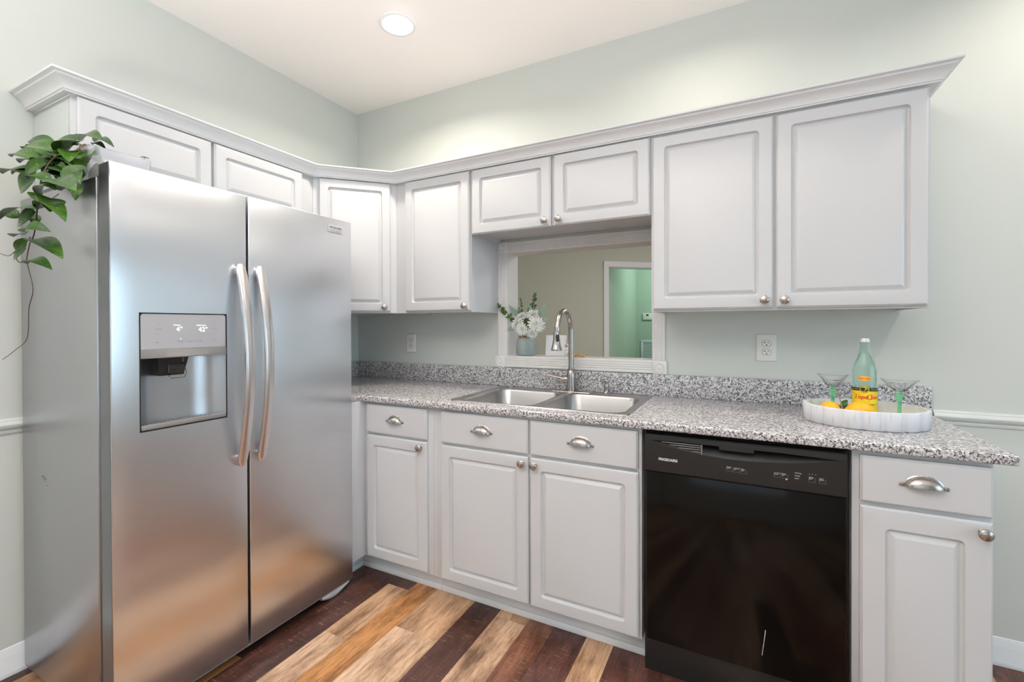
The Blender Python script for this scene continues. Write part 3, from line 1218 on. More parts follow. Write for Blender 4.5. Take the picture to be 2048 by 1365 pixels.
for y0, y1 in ((FY0 + 0.004, FY0 + 0.20), (FY1 - 0.20, FY1 - 0.004)):
    b = B(M['ltgrey'])
    hp = ((0.556, 1.7225), (0.652, 1.7225), (0.664, 1.735), (0.664, 1.757), (0.655, 1.763), (0.60, 1.763), (0.556, 1.745))
    b.loops([[(x, yy, z) for x, z in hp] for yy in (y0, y1)], True, True, True)
    b.build('hinge_cover', fr_)

# freezer door with a hole for the dispenser (slab local: x = +y world, y = z world, z = +x world)
DY0, DY1, DZ0, DZ1 = -1.579, -1.311, 0.930, 1.306
FRM = Matrix(((0, 0, 1, 0), (1, 0, 0, 0), (0, 1, 0, 0), (0, 0, 0, 1)))


def bev_only(m):
    return not (DY0 - 0.001 < m.x < DY1 + 0.001 and DZ0 - 0.001 < m.y < DZ1 + 0.001)


b = B(M['steel'])
b.add(slab([FY0, DY0, DY1, FYM0], [FZ0, DZ0, DZ1, FZ1], {(1, 1)}, 0.6345, FX, 0.004, 3, only=bev_only), FRM)
ld = b.build('freezer_door', fr_)
b = B(mat('dark_grey_door_edge', (0.17, 0.18, 0.19), 0.28, 0.5))
b.box(0.637, FX - 0.005, FY0 - 0.0008, FY0 - 0.0001, FZ0 + 0.004, FZ1 - 0.004)
b.build('door_edge', ld, 0, 'dark grey edge of the door')
b = B(M['steel'])
b.box(0.6345, FX, FYM1, FY1, FZ0, FZ1, 0.004, 3)
rd = b.build('refrigerator_door', fr_)


def handle(parent, yc):
    b = B(M['handle'])
    z0, z1 = 0.742, 1.492
    n = 36
    lp = []
    for k in range(n + 1):
        q = k / n
        z = z0 + (z1 - z0) * q
        s = 2 * q - 1
        xo = 0.057 * (1 - abs(s) ** 2.0) ** 0.95 + 0.006
        end = min(1, (1 - abs(s)) / 0.10)
        wy = 0.0185 * (0.45 + 0.55 * sqrt(max(0, 1 - (1 - end) ** 2)))
        tx = 0.0075
        xc = FX + xo + tx
        ring = []
        for px, py in rrect(-wy, wy, -tx, tx, 0.0062, 4):
            ring.append((xc + py - 0.0035 * (px / 0.0185) ** 2, yc + px, z))
        lp.append(ring)
    b.loops(lp, True, True, True)
    for z in (z0 + 0.022, z1 - 0.022):
        b.box(FX - 0.001, FX + 0.014, yc - 0.010, yc + 0.010, z - 0.016, z + 0.016, 0.003)
    return b.build('handle', parent, 50)


handle(ld, -1.268)
handle(rd, -1.192)

# dispenser
b = B(M['gap'])
ring0 = rrect(DY0, DY1, DZ0, DZ1, 0.012)
ring1 = rrect(DY0 + 0.003, DY1 - 0.003, DZ0 + 0.003, DZ1 - 0.003, 0.010)
b.loops([[(FX - 0.03, y, z) for y, z in ring0], [(FX + 0.0006, y, z) for y, z in ring0], [(FX + 0.0006, y, z) for y, z in ring1], [(FX - 0.03, y, z) for y, z in ring1]])
# square off the corners of the cut-out
b.build('dispenser_bezel', ld)
b = B(M['panel'])
ins = [(0.0035, -0.02, 0.009), (0.0035, -0.0012, 0.009), (0.0045, 0.0, 0.008)]
b.loops([[(FX + d, y, z) for y, z in rrect(DY0 + i, DY1 - i, 1.1895, DZ1 - i, [rr, rr, 0.0005, 0.0005])] for i, d, rr in ins], True, False, True)
pnl = b.build('dispenser_panel', ld, label='silver touch control panel')
fr_f = lambda y, z: at(FL, FX + 0.0003, y, z)
prints(pnl, [('4\u00b0', -1.4755, 1.2520, 0.0220, 0.0), ('42\u00b0', -1.4070, 1.2505, 0.0220, 0.0), ('Freezer', -1.4830, 1.2665, 0.0065), ('Fresh Food', -1.4130, 1.2655, 0.0065)], fr_f, 'led', 'lit_display')
prints(pnl, [('Water', -1.4720, 1.2115, 0.0085), ('Cube', -1.4430, 1.2115, 0.0085), ('Crush', -1.4170, 1.2115, 0.0085), ('options', -1.5350, 1.2540, 0.0060), ('+', -1.3580, 1.2720, 0.0110), ('lock', -1.3560, 1.2540, 0.0060),
             ('-', -1.3570, 1.2380, 0.0110), ('light', -1.5350, 1.2110, 0.0060)], fr_f, 'print_g')
for z, q in ((1.272, 1), (1.237, -1)):
    b = B(M['print_g'])
    for sx in (-1, 1):
        p0, p1 = (-1.5285 + sx * 0.0055, z - q * 0.0025), (-1.5285, z + q * 0.0025)
        b.loops([[(FX + 0.0004, p0[0], p0[1]), (FX + 0.0004, p0[0], p0[1] + 0.001)], [(FX + 0.0004, p1[0], p1[1]), (FX + 0.0004, p1[0], p1[1] + 0.001)]], False)
    b.build('arrow_icon', pnl, 0)
b = B(M['print_g'])
b.loops([[(FX + 0.0004, -1.353 + rr * cos(a * pi / 8), 1.2135 + rr * 1.25 * sin(a * pi / 8)) for a in range(16)] for rr in (0.0036, 0.0030)])
b.build('lamp_icon', pnl, 0)
b = B(M['led'])
b.box(FX + 0.0002, FX + 0.0005, -1.4640, -1.4610, 1.2195, 1.2222)
b.build('indicator_dot', pnl, 0)
b = B(M['grey'])
n = 14
lp = []
for k in range(n + 1):
    q = k / n
    y = DY0 + 0.0035 + (DY1 - DY0 - 0.007) * q
    bu = 0.010 * (1 - (2 * q - 1) ** 2)
    lp.append([(FX - 0.05, y, 1.1605), (FX + 0.001 + bu, y, 1.1605), (FX + 0.002 + bu, y, 1.1640), (FX + 0.0005 + bu * 0.3, y, 1.1890), (FX - 0.05, y, 1.1890)])
b.loops(lp, True, True, True)
b.build('dispenser_visor', ld, 30)
b = B(M['recess'])
lp = []
for k in range(17):
    q = k / 16
    s = 2 * q - 1
    y = (DY0 + DY1) / 2 + s * (DY1 - DY0 - 0.007) / 2
    dep = 0.062 * (1 - abs(s) ** 3) ** 0.75
    dep = min(dep, 0.060)
    lp.append([(FX - 0.001 - dep, y, 1.161), (FX - 0.001 - dep, y, 1.02), (FX - 0.001 - dep * 0.96, y, 0.96), (FX - 0.001 - dep * 0.92, y, 0.936)])
b.loops(lp, False)
b.build('dispenser_recess', ld, 60)
b = B(M['grey'], M['gap'])
b.box(FX - 0.06, FX - 0.002, DY0 + 0.004, DY1 - 0.004, 0.934, 0.943, 0.003)
b.box(FX - 0.008, FX + 0.0015, DY0 + 0.004, DY1 - 0.004, 0.934, 0.950, 0.003)
b.use(1).box(FX - 0.052, FX - 0.012, DY0 + 0.02, DY1 - 0.02, 0.9432, 0.9438)
for k in range(18):
    y = DY0 + 0.026 + k * 0.0125
    b.use(0).box(FX - 0.052, FX - 0.012, y, y + 0.006, 0.9436, 0.9462, 0.0008)
b.build('drip_tray', ld)
b = B(M['black'])
yc = -1.479
b.loops([[(FX - 0.055, yc - 0.046, 1.1605), (FX - 0.010, yc - 0.046, 1.1605), (FX - 0.010, yc + 0.046, 1.1605), (FX - 0.055, yc + 0.046, 1.1605)],
         [(FX - 0.055, yc - 0.036, 1.100), (FX - 0.022, yc - 0.036, 1.100), (FX - 0.022, yc + 0.036, 1.100), (FX - 0.055, yc + 0.036, 1.100)]], True, True, True)
ic = b.build('ice_chute', ld)
b = B(M['glass'])
b.loops([[(FX - 0.020, yc - 0.020 + 0.008, 1.150), (FX - 0.016, yc - 0.020 + 0.008, 1.150), (FX - 0.016, yc + 0.024 + 0.008, 1.150), (FX - 0.020, yc + 0.024 + 0.008, 1.150)],
         [(FX - 0.008, yc - 0.024 + 0.008, 1.108), (FX - 0.003, yc - 0.024 + 0.008, 1.108), (FX - 0.003, yc + 0.028 + 0.008, 1.108), (FX - 0.008, yc + 0.028 + 0.008, 1.108)],
         [(FX - 0.014, yc - 0.020 + 0.008, 1.092), (FX - 0.008, yc - 0.020 + 0.008, 1.090), (FX - 0.008, yc + 0.024 + 0.008, 1.090), (FX - 0.014, yc + 0.024 + 0.008, 1.092)]], True, True, True)
b.tube([(FX - 0.014, yc + 0.030, 1.160), (FX - 0.014, yc + 0.030, 1.142)], 0.005, 10)
b.build('clear_paddle', ic, 30)

# badge
b = B(M['ltgrey'], M['print_k'])
b.box(FX, FX + 0.003, -0.857, -0.777, 1.689, 1.722, 0.001)
bd = b.build('badge', rd, label='silver name badge')
prints(bd, [('FRIGIDAIRE', -0.8510, 1.7120, 0.0135, 0.0002)], lambda y, z: at(FL, FX + 0.0031, y, z), 'print_k')
prints(bd, [('G A L L E R Y', -0.8460, 1.6965, 0.0100)], lambda y, z: at(FL, FX + 0.0031, y, z), 'print_g')
b = B(M['print_g'])
b.box(FX + 0.003, FX + 0.0032, -0.852, -0.782, 1.7030, 1.7036)
b.build('badge_rule', bd, 0)
# bottom grille and foot covers
b = B(M['black'])
b.box(0.56, 0.63, FY0 + 0.02, FY1 - 0.02, 0.004, 0.047, 0.004)
b.build('base_grille', fr_)
b = B(M['grey'])
b.box(0.640, 0.694, FY0 + 0.01, FY1 - 0.01, 0.040, 0.0475, 0.002)
b.build('bottom_trim', fr_)
for y0, y1 in ((FY1 - 0.17, FY1 - 0.015), (FY0 + 0.015, FY0 + 0.17)):
    b = B(M['ltgrey'])
    lp = []
    for k in range(9):
        q = k / 8
        y = y0 + (y1 - y0) * q
        hgt = 0.036 * sin(pi * (0.12 + 0.82 * (q if y0 > -1 else 1 - q))) ** 0.8
        lp.append([(0.632, y, 0.0405), (0.690, y, 0.0405), (0.692, y, 0.0405 - hgt * 0.6), (0.684, y, 0.0405 - hgt), (0.632, y, 0.0405 - hgt)])
    b.loops(lp, True, True, True)
    b.build('foot_cover', fr_)

# ------------------------------------------------------------------ outlets


def outlet(x0, x1, z0, z1, label):
    cx, cz = (x0 + x1) / 2, (z0 + z1) / 2
    r = thing('wall_outlet', (cx, 0, cz), label, 'outlet', 'ivory wall outlets')
    b = B(M['outlet'], M['slot'])
    b.loops([[(x, -d, z) for x, z in rrect(x0 + i, x1 - i, z0 + i, z1 - i, rr, 3)] for i, d, rr in ((0, 0.0003, 0.003), (0, 0.0025, 0.003), (0.0015, 0.0055, 0.003), (0.004, 0.0065, 0.002))], True, True, True)
    b.lathe([(0.003, 0.0066), (0.0022, 0.0076), (0, 0.0078)], (cx, 0, cz), 10, '-y')
    b.build('cover_plate', r)
    for s in (1, -1):
        c = cz + s * 0.0195
        b = B(M['outlet'], M['slot'])
        ring = []
        for k in range(28):
            a = 2 * pi * k / 28
            ring.append((cx + 0.0172 * cos(a), c + max(-0.0135, min(0.0135, 0.0172 * sin(a)))))
        b.use(1).loops([[(cx + (x - cx) * 1.07, -0.0066, c + (z - c) * 1.07) for x, z in ring]], True, False, True)
        b.use(0).loops([[(x, -0.0063, z) for x, z in ring], [(x, -0.0082, z) for x, z in ring]], True, False, True)
        b.use(1)
        b.box(cx - 0.0075, cx - 0.0052, -0.0085, -0.0080, c + 0.000, c + 0.0085)
        b.box(cx - 0.0115, cx - 0.0070, -0.0085, -0.0080, c + 0.0032, c + 0.0052)
        b.box(cx + 0.0050, cx + 0.0075, -0.0085, -0.0080, c + 0.001, c + 0.0080)
        b.lathe([(0.0029, 0.0084), (0, 0.0085)], (cx, 0, c - 0.0072), 12, '-y')
        b.build('receptacle', r)


outlet(0.430, 0.503, 1.089, 1.206, 'ivory duplex wall outlet on the shaded wall left of the pass-through')
outlet(2.428, 2.508, 1.098, 1.218, 'ivory duplex wall outlet on the wall right of the pass-through')

# ------------------------------------------------------------------ recessed light
lx, ly = CAN[0]
r = thing('recessed_light', (lx, ly, H), 'round white recessed ceiling light, lit, near the corner of the ceiling', 'ceiling light')
b = B(M['trim'])
b.lathe([(0.086, -0.0005), (0.086, -0.004), (0.082, -0.007), (0.070, -0.008), (0.062, -0.006), (0.060, -0.001)], (lx, ly, H), 40, cap=False)
b.build('trim_ring', r, 50)
b = B(M['lens'])
b.lathe([(0.060, -0.001), (0.060, -0.006), (0.057, -0.015), (0.045, -0.021), (0.02, -0.0235), (0, -0.024)], (lx + 0.012, ly - 0.004, H), 36)
b.build('lens', r, 60, 'glowing lens')

# ------------------------------------------------------------------ hall fittings
hd = Vector((2.6, 0.25, 0)).normalized()
HF = Matrix(((hd.x, 0, hd.y, 0), (hd.y, 0, -hd.x, 0), (0, 1, 0, 0), (0, 0, 0, 1)))


p0, p1 = Vector((0.7421, 6.2617, 1.3502)), Vector((0.884, 6.2754, 1.4692))
w_, h_ = 0.165, p1.z - p0.z
r = thing('thermostat', p0, 'small white thermostat on the green hall wall seen through the doorway', 'thermostat')
fm = T(*p0) @ HF
b = B(M['outlet'])
b.box(0, w_, 0, h_, 0.001, 0.028, 0.004, M_=fm)
b.build('case', r)
b = B(M['slot'])
b.box(w_ * 0.36, w_ * 0.62, h_ * 0.58, h_ * 0.84, 0.028, 0.030, 0.0, M_=fm)
b.build('display', r, 0, 'dark display')
p0, p1 = Vector((0.7053, 6.2582, 0.6059)), Vector((0.7058, 6.2583, 0.969))
r = thing('vent_grille', p0, 'pale blue louvered vent grille low on the green hall wall', 'vent')
fm = T(p0.x, p0.y, 0.55) @ HF
hh = p1.z - 0.55
M['ventp'] = mat('pale_blue_vent_paint', (0.72, 0.80, 0.86), 0.4)
b = B(M['ventp'])
for q in ((0, 0.5, 0, 0.04), (0, 0.5, hh - 0.04, hh), (0, 0.04, 0.04, hh - 0.04), (0.46, 0.5, 0.04, hh - 0.04)):
    b.box(*q, 0.001, 0.02, 0.002, M_=fm)
b.build('frame', r)
b = B(M['ventp'])
n = 14
for k in range(n):
    z = 0.045 + (hh - 0.09) * k / n
    b.box(0.04, 0.46, -0.008, 0.008, -0.002, 0.002, 0, M_=fm @ T(0, z + 0.015, 0.009) @ Matrix.Rotation(radians(-50), 4, 'X'))
b.build('louvers', r)

# ------------------------------------------------------------------ tray and what stands on it
TC = Vector((2.752, -0.322, 0.9145))
ta, tb_ = 0.176, 0.148
r = thing('serving_tray', TC, 'round scalloped whitewashed wooden tray on the counter, holding a bottle, glasses and lemons', 'tray')
b = B(M['tray'], M['trayin'])
NS = 18
SEG = NS * 8


def tring(k, z, scal=0.0):
    out = []
    for i in range(SEG):
        a = 2 * pi * i / SEG
        f = 1 + scal * (abs(sin(a * NS / 2)) ** 0.6 - 0.6)
        out.append((TC.x + (ta + k) * f * cos(a), TC.y + (tb_ + k) * f * sin(a), TC.z + z))
    return out


b.loops([tring(-0.014, 0.0, 0.03), tring(-0.004, 0.0, 0.045), tring(-0.001, 0.003, 0.045), tring(0.002, 0.059, 0.045), tring(0.0005, 0.0615, 0.04), tring(-0.008, 0.0622, 0.03), tring(-0.010, 0.061, 0.02)], True, True, False)
b.use(1).loops([tring(-0.010, 0.061, 0.02), tring(-0.012, 0.012, 0.01), tring(-0.02, 0.0085, 0.0)], True, False, True)
b.build('bowl', r, 50)
TZ = TC.z + 0.0088

# bottle
bx, by = 2.762, -0.292
bt = thing('water_bottle', (bx, by, TZ), 'green-tinted glass mineral water bottle with a yellow label on the tray', 'bottle')
R = 0.0372
prof = [(0.0, 0.004), (0.02, 0.003), (R - 0.005, 0.0), (R, 0.006), (R, 0.168), (R - 0.0008, 0.180), (R - 0.004, 0.194), (R - 0.0105, 0.209), (0.0205, 0.224), (0.0162, 0.240), (0.0142, 0.256), (0.0136, 0.268),
        (0.0148, 0.2695), (0.0148, 0.2735), (0.0132, 0.2745), (0.0130, 0.283)]
inner = [(rr - 0.0022, zz) for rr, zz in prof[3:]]
b = B(M['bottleglass'])
b.lathe([(rr, TZ + zz) for rr, zz in prof + [(0.0108, 0.283)] + [(max(0.001, rr), TZ * 0 + zz) for rr, zz in inner[::-1][1:]] + [(R - 0.006, 0.006), (0.0, 0.007)]], (bx, by, 0), 40, cap=False)
b.build('glass_body', bt, 40)
b = B(M['cap'])
n = 42
b.lathe([(0.0138, 0.2745), (0.0146, 0.2745), (0.0146, 0.283), (0.0135, 0.2875), (0.012, 0.2885), (0, 0.2888)], (bx, by, TZ), n, scal=lambda a, h: 1 + (0.02 * (round(a / (2 * pi / n)) % 2) if h < 0.284 else 0))
b.build('cap', bt, 30)
b = B(glass('still_water', (0.96, 0.99, 0.98), 0.0, 1.2))
b.lathe([(0, 0.0085), (R - 0.0075, 0.0085), (R - 0.0045, 0.012), (R - 0.0045, 0.175), (R - 0.010, 0.199), (0.018, 0.222), (0.0125, 0.238), (0, 0.238)], (bx, by, TZ), 32)
b.build('water', bt, 40)
TH0 = math.atan2(CAM.y - by, CAM.x - bx) - 0.02      # labels face the room


def wrap(b2, rad, zc, rfun=None):
    """flat lettering (x right, y up) bent round the bottle"""
    for v in b2.verts:
        th = TH0 + v.co.x / rad
        z = zc + v.co.y
        rr = (rad if rfun is None else rfun(z)) + v.co.z
        v.co = Vector((bx + rr * cos(th), by + rr * sin(th), TZ + z))


def strip(m, rad, w, z0, z1, zfun=None, n=24):
    b = B(m)
    lo, hi = [], []
    for k in range(n + 1):
        s = -w / 2 + w * k / n
        th = TH0 + s / rad
        a, c = (z0, z1) if zfun is None else zfun(s)
        lo.append((bx + rad * cos(th), by + rad * sin(th), TZ + a))
        hi.append((bx + rad * cos(th), by + rad * sin(th), TZ + c))
    b.loops([lo, hi], False)
    return b


R1 = R + 0.0004
lb = strip(M['yellow'], R1, 0.100, 0.030, 0.104).build('front_label', bt, 60, 'yellow front label')
strip(M['labelk'], R1 + 0.0002, 0.100, 0.104 - 0.001, 0.1145).build('label_band', lb, 60, 'black band')
for sx_ in (-0.040, 0.021):
    b = B(M['yellow'])
    tb = text_bm('AGUA MINERAL', 0.0036, 0.0001)
    tb.transform(T(sx_ - 0.002, 0, 0))
    wrap(tb, R1 + 0.0004, 0.1088)
    b.add(tb)
    b.build('band_lettering', lb, 0)
b = B(M['red'])
for txt, x_, y_, sz in (('T', -0.0345, 0.0015, 0.0255), ('opo', -0.0205, 0, 0.0195), ('-', -0.0005, 0.0005, 0.016), ('C', 0.0035, 0.000, 0.0265), ('hico', 0.0170, 0, 0.0185)):
    tb = text_bm(txt, sz, 0.0001, 'LEFT', 0.18, 0.0006)
    tb.transform(T(x_, y_, 0))
    wrap(tb, R1 + 0.0003, 0.0815)
    b.add(tb)
b.build('lettering', lb, 0, 'red script lettering')
b = B(M['print_k'])
for txt, x_, y_, sz in (('MINERAL WATER', -0.0195, 0.0, 0.0060), ('1.5 L', -0.0350, 0.0012, 0.0045), ('fl oz', 0.0280, 0.0012, 0.0045)):
    tb = text_bm(txt, sz, 0.0001, 'LEFT', 0, 0.0001)
    tb.transform(T(x_, y_, 0))
    wrap(tb, R1 + 0.0003, 0.0555)
    b.add(tb)
b.build('small_lettering', lb, 0)


def disc(m, rad, cx_, zc, ro, ri=0.0, n=28, sq=1.0):
    b2 = bmesh.new()
    o_ = [b2.verts.new((cx_ + ro * cos(2 * pi * k / n), ro * sq * sin(2 * pi * k / n), 0)) for k in range(n)]
    if ri > 0:
        i_ = [b2.verts.new((cx_ + ri * cos(2 * pi * k / n), ri * sq * sin(2 * pi * k / n), 0)) for k in range(n)]
        for k in range(n):
            j = (k + 1) % n
            b2.faces.new([o_[k], o_[j], i_[j], i_[k]])
    else:
        b2.faces.new(o_)
    wrap(b2, rad, zc)
    b = B(m)
    b.add(b2)
    return b


em = disc(M['yellow'], R1 + 0.0005, 0, 0.1085, 0.0135).build('emblem', lb, 0, 'round yellow emblem')
b = disc(M['print_k'], R1 + 0.0007, 0, 0.1085, 0.0120, 0.0110)
for cx_, cz_, q0, q1, rr in ((-0.0045, 0.0025, 20, 250, 0.0036), (0.0045, 0.002, -70, 160, 0.0038), (-0.001, -0.004, 150, 380, 0.0042), (0.005, -0.004, 60, 300, 0.0025), (-0.006, -0.003, 0, 200, 0.0022)):
    b2 = bmesh.new()
    pr = None
    for k in range(10):
        a = radians(q0 + (q1 - q0) * k / 9)
        cur = [b2.verts.new((cx_ + (rr + d) * cos(a), cz_ + (rr + d) * sin(a), 0)) for d in (-0.0008, 0.0008)]
        if pr:
            b2.faces.new([pr[0], pr[1], cur[1], cur[0]])
        pr = cur
    wrap(b2, R1 + 0.0007, 0.1085)
    b.add(b2)
b.build('emblem_drawing', lb, 0)
RN = lambda z: R - 0.0028 if z > 0.18 else R
nl = strip(M['orange'], R1, 0.040, 0, 0, lambda s: (0.1475 - (0.0085 if abs(s) < 0.006 else 0.0085 - (abs(s) - 0.006) * 0.42 if abs(s) < 0.0175 else 0.0042),
                                                   0.1475 + (0.0085 if abs(s) < 0.006 else 0.0085 - (abs(s) - 0.006) * 0.42 if abs(s) < 0.0175 else 0.0052)), 40).build('shoulder_label', bt, 60, 'small orange label')
b = B(M['red'])
tb = text_bm('Topo Chico', 0.0078, 0.0001, 'CENTER', 0.18, 0.0002)
wrap(tb, R1 + 0.0003, 0.1475)
b.add(tb)
b.build('lettering', nl, 0)


# glasses
def coupe(x, y, label, rr=0.048, hh=0.155):
    r = thing('cocktail_glass', (x, y, TZ), label, 'glass', 'green-stemmed cocktail glasses')
    b = B(M['greenglass'])
    b.lathe([(0, 0), (0.030, 0), (0.031, 0.002), (0.028, 0.004), (0.012, 0.007), (0.0065, 0.014), (0.0050, 0.045), (0.0058, 0.070), (0.0090, 0.088), (0.0125, 0.094), (0.0130, 0.098), (0.0095, 0.100), (0.0095, 0.104), (0, 0.104)], (x, y, TZ), 20)
    b.build('stem', r, 50, 'green glass stem')
    b = B(M['glass'])
    sc_ = lambda a, h: 1 + 0.030 * max(0, (h - 0.108)) / 0.05 * cos(a * 14)
    b.lathe([(0.0, 0.1045), (0.008, 0.1045), (0.014, 0.108), (rr * 0.62, 0.129), (rr * 0.9, hh - 0.004), (rr, hh), (rr - 0.0015, hh + 0.0005), (rr * 0.87, hh - 0.004), (rr * 0.58, 0.1305), (0.012, 0.1115), (0, 0.110)],
            (x, y, TZ), 56, cap=False, scal=sc_)
    b.build('bowl', r, 50, 'clear fluted bowl')
    return r


coupe(2.668, -0.292, 'clear cocktail glass with green stem on the tray, left of the bottle')
coupe(2.848, -0.338, 'clear cocktail glass with green stem on the tray, right of the bottle', 0.052, 0.150)


# lemons
def lemon(x, y, L, Rr, rot, tilt, label):
    r = thing('lemon', (x, y, TZ), label, 'lemon', 'lemons on the tray')
    b = B(M['lemon'])
    pr = []
    for k in range(25):
        q = k / 24
        s = -cos(pi * q)
        rad = Rr * max(0, 1 - abs(s) ** 2.2) ** 0.62
        pr.append((max(rad, 0.0001), s * L * 0.43))
    pr = [(0.0001, -L * 0.49), (0.0035, -L * 0.485), (0.0058, -L * 0.465), (0.009, -L * 0.435)] + [p_ for p_ in pr if p_[0] > 0.0095] + [(0.009, L * 0.435), (0.005, L * 0.475), (0.0001, L * 0.5)]
    m = RZ(rot) @ Matrix.Rotation(radians(tilt), 4, 'Y')
    b.lathe(pr, (x, y, TZ + Rr), 28, 'x', M_=None)
    bmesh.ops.transform(b.bm, matrix=T(x, y, TZ + Rr) @ m @ T(-x, -y, -TZ - Rr), verts=list(b.bm.verts))
    b.build('fruit', r, 80)
    return r


lemon(2.728, -0.402, 0.100, 0.0375, 8, 4, 'large yellow lemon at the front of the tray, before the bottle')
lm = lemon(2.648, -0.372, 0.076, 0.033, 28, 0, 'smaller yellow lemon with a leafy stem at the left of the tray')
lx_, ly_, lz_ = 2.684, -0.345, TZ + 0.046
b = B(M['bark'])
b.tube([(lx_ + 0.004, ly_ - 0.012, lz_ - 0.014), (lx_, ly_, lz_ + 0.012), (lx_ - 0.006, ly_ + 0.002, lz_ + 0.038), (lx_ - 0.016, ly_ + 0.004, lz_ + 0.066)], [0.0022, 0.002, 0.0017, 0.0013], 8)
b.build('stem', lm)


def leaf_bm(b, base, tip, w, nrm, curl=0.12, fold=0.18, n=12, m=4):
    base, tip, nrm = Vector(base), Vector(tip), Vector(nrm)
    ax = tip - base
    L = ax.length
    ax.normalize()
    sd = ax.cross(nrm).normalized()
    up = sd.cross(ax).normalized()
    rows = []
    for i in range(n + 1):
        q = i / n
        wd = w / 2 * (sin(pi * min(1, q ** 0.85)) ** 0.75) * (1 - 0.15 * q)
        if i in (0, n):
            wd = w * 0.012
        bend = -curl * L * (q - 0.5) ** 2 * 4 + curl * L
        row = []
        for j in range(-m, m + 1):
            s = j / m
            row.append(base + ax * (L * q) + sd * (s * wd) + up * (bend + fold * abs(s) * wd))
        rows.append(row)
    top = [[b.bm.verts.new(p) for p in rw] for rw in rows]
    bot = [[b.bm.verts.new(p - up * 0.0011) for p in rw] for rw in rows]
    c = 2 * m
    for i in range(n):
        for j in range(c):
            b.face([top[i][j], top[i][j + 1], top[i + 1][j + 1], top[i + 1][j]])
            b.face([bot[i][j + 1], bot[i][j], bot[i + 1][j], bot[i + 1][j + 1]])
        b.face([top[i][0], top[i + 1][0], bot[i + 1][0], bot[i][0]])
        b.face([top[i + 1][c], top[i][c], bot[i][c], bot[i + 1][c]])
    for i in (0, n):
        for j in range(c):
            b.face([top[i][j], top[i][j + 1], bot[i][j + 1], bot[i][j]] if i else [top[i][j + 1], top[i][j], bot[i][j], bot[i][j + 1]])


b = B(M['leaf'])
o_ = Vector((lx_, ly_, lz_))
for dx, dy, dz, wd in ((0.020, 0.006, 0.024, 0.020), (-0.028, 0.0, -0.006, 0.018), (0.012, -0.012, -0.022, 0.016), (-0.012, -0.010, -0.018, 0.016), (0.026, 0.004, 0.006, 0.016)):
    leaf_bm(b, o_, o_ + Vector((dx, dy, dz)), wd, (0.1, -0.8, 0.5))
b.build('leaves', lm, 60)

# ------------------------------------------------------------------ jar and flowers on the sill
SZ = 1.0866
jx, jy = 1.262, 0.052
jr = thing('glass_jar', (jx, jy, SZ), 'aqua textured glass jar with twine round its neck on the pass-through sill', 'jar')
b = B(M['jar'])
jp = [(0.0, 0.0), (0.050, 0.0), (0.057, 0.005), (0.0595, 0.015), (0.0595, 0.078), (0.057, 0.090), (0.049, 0.101), (0.041, 0.107), (0.040, 0.122), (0.042, 0.124), (0.042, 0.127), (0.0385, 0.127)]
b.lathe(jp + [(max(0.001, rr - 0.003), zz) for rr, zz in jp[::-1][3:-3]] + [(0.050, 0.006), (0, 0.006)], (jx, jy, SZ), 40, cap=False)
b.build('glass_body', jr, 50)
b = B(M['twine'])
for k in range(4):
    z = SZ + 0.1085 + k * 0.0038
    b.tube([(jx + 0.0425 * cos(a * pi / 12), jy + 0.0425 * sin(a * pi / 12), z + 0.0006 * sin(a)) for a in range(25)], 0.0021, 6)
b.build('twine', jr, 60, 'brown jute twine')
MOUTH = Vector((jx, jy, SZ + 0.126))


def stem_to(p, foot):
    return [Vector((jx + foot[0], jy + foot[1], SZ + 0.009)), Vector((jx + foot[0] * 0.2, jy + foot[1] * 0.2, SZ + 0.09)), MOUTH + (Vector(p) - MOUTH) * 0.12, Vector(p) - (Vector(p) - MOUTH) * 0.4 + Vector((0, 0, 0.004)), Vector(p)]


def bloom(p, rad, face, label, foot, layers=4, colr='petal'):
    p = Vector(p)
    r = thing('white_flower', p, label, 'flower', 'white flowers in the jar')
    b = B(M['stem'])
    b.tube(stem_to(p, foot), 0.0017, 6)
    b.build('stem', r)
    f = Vector(face).normalized()
    a = f.cross(Vector((0, 0, 1))).normalized()
    c = a.cross(f)
    b = B(M[colr])
    for ly in range(layers):
        n = 17 - ly * 3
        el = radians(2 + ly * 21)
        ln = rad * (1 - ly * 0.14)
        for k in range(n):
            th = 2 * pi * (k + ly * 0.5 + random.uniform(-.15, .15)) / n
            d = (a * cos(th) + c * sin(th)) * cos(el) + f * sin(el)
            nn = f * cos(el) - (a * cos(th) + c * sin(th)) * sin(el)
            l2 = ln * random.uniform(0.86, 1.08)
            leaf_bm(b, p + d * rad * 0.06, p + d * l2, rad * 0.34, nn, curl=0.10, fold=0.35, n=5, m=1)
    b.build('petals', r, 60)
    b = B(M['petalc'])
    b.lathe([(0, -0.2), (0.7, 0.0), (1, 0.3), (0.7, 0.75), (0, 1.0)], (0, 0, 0), 12)
    mm = Matrix((a, c, f)).transposed().to_4x4()
    bmesh.ops.transform(b.bm, matrix=T(*p) @ mm @ Matrix.Scale(rad * 0.20, 4), verts=list(b.bm.verts))
    b.build('flower_center', r, 60)


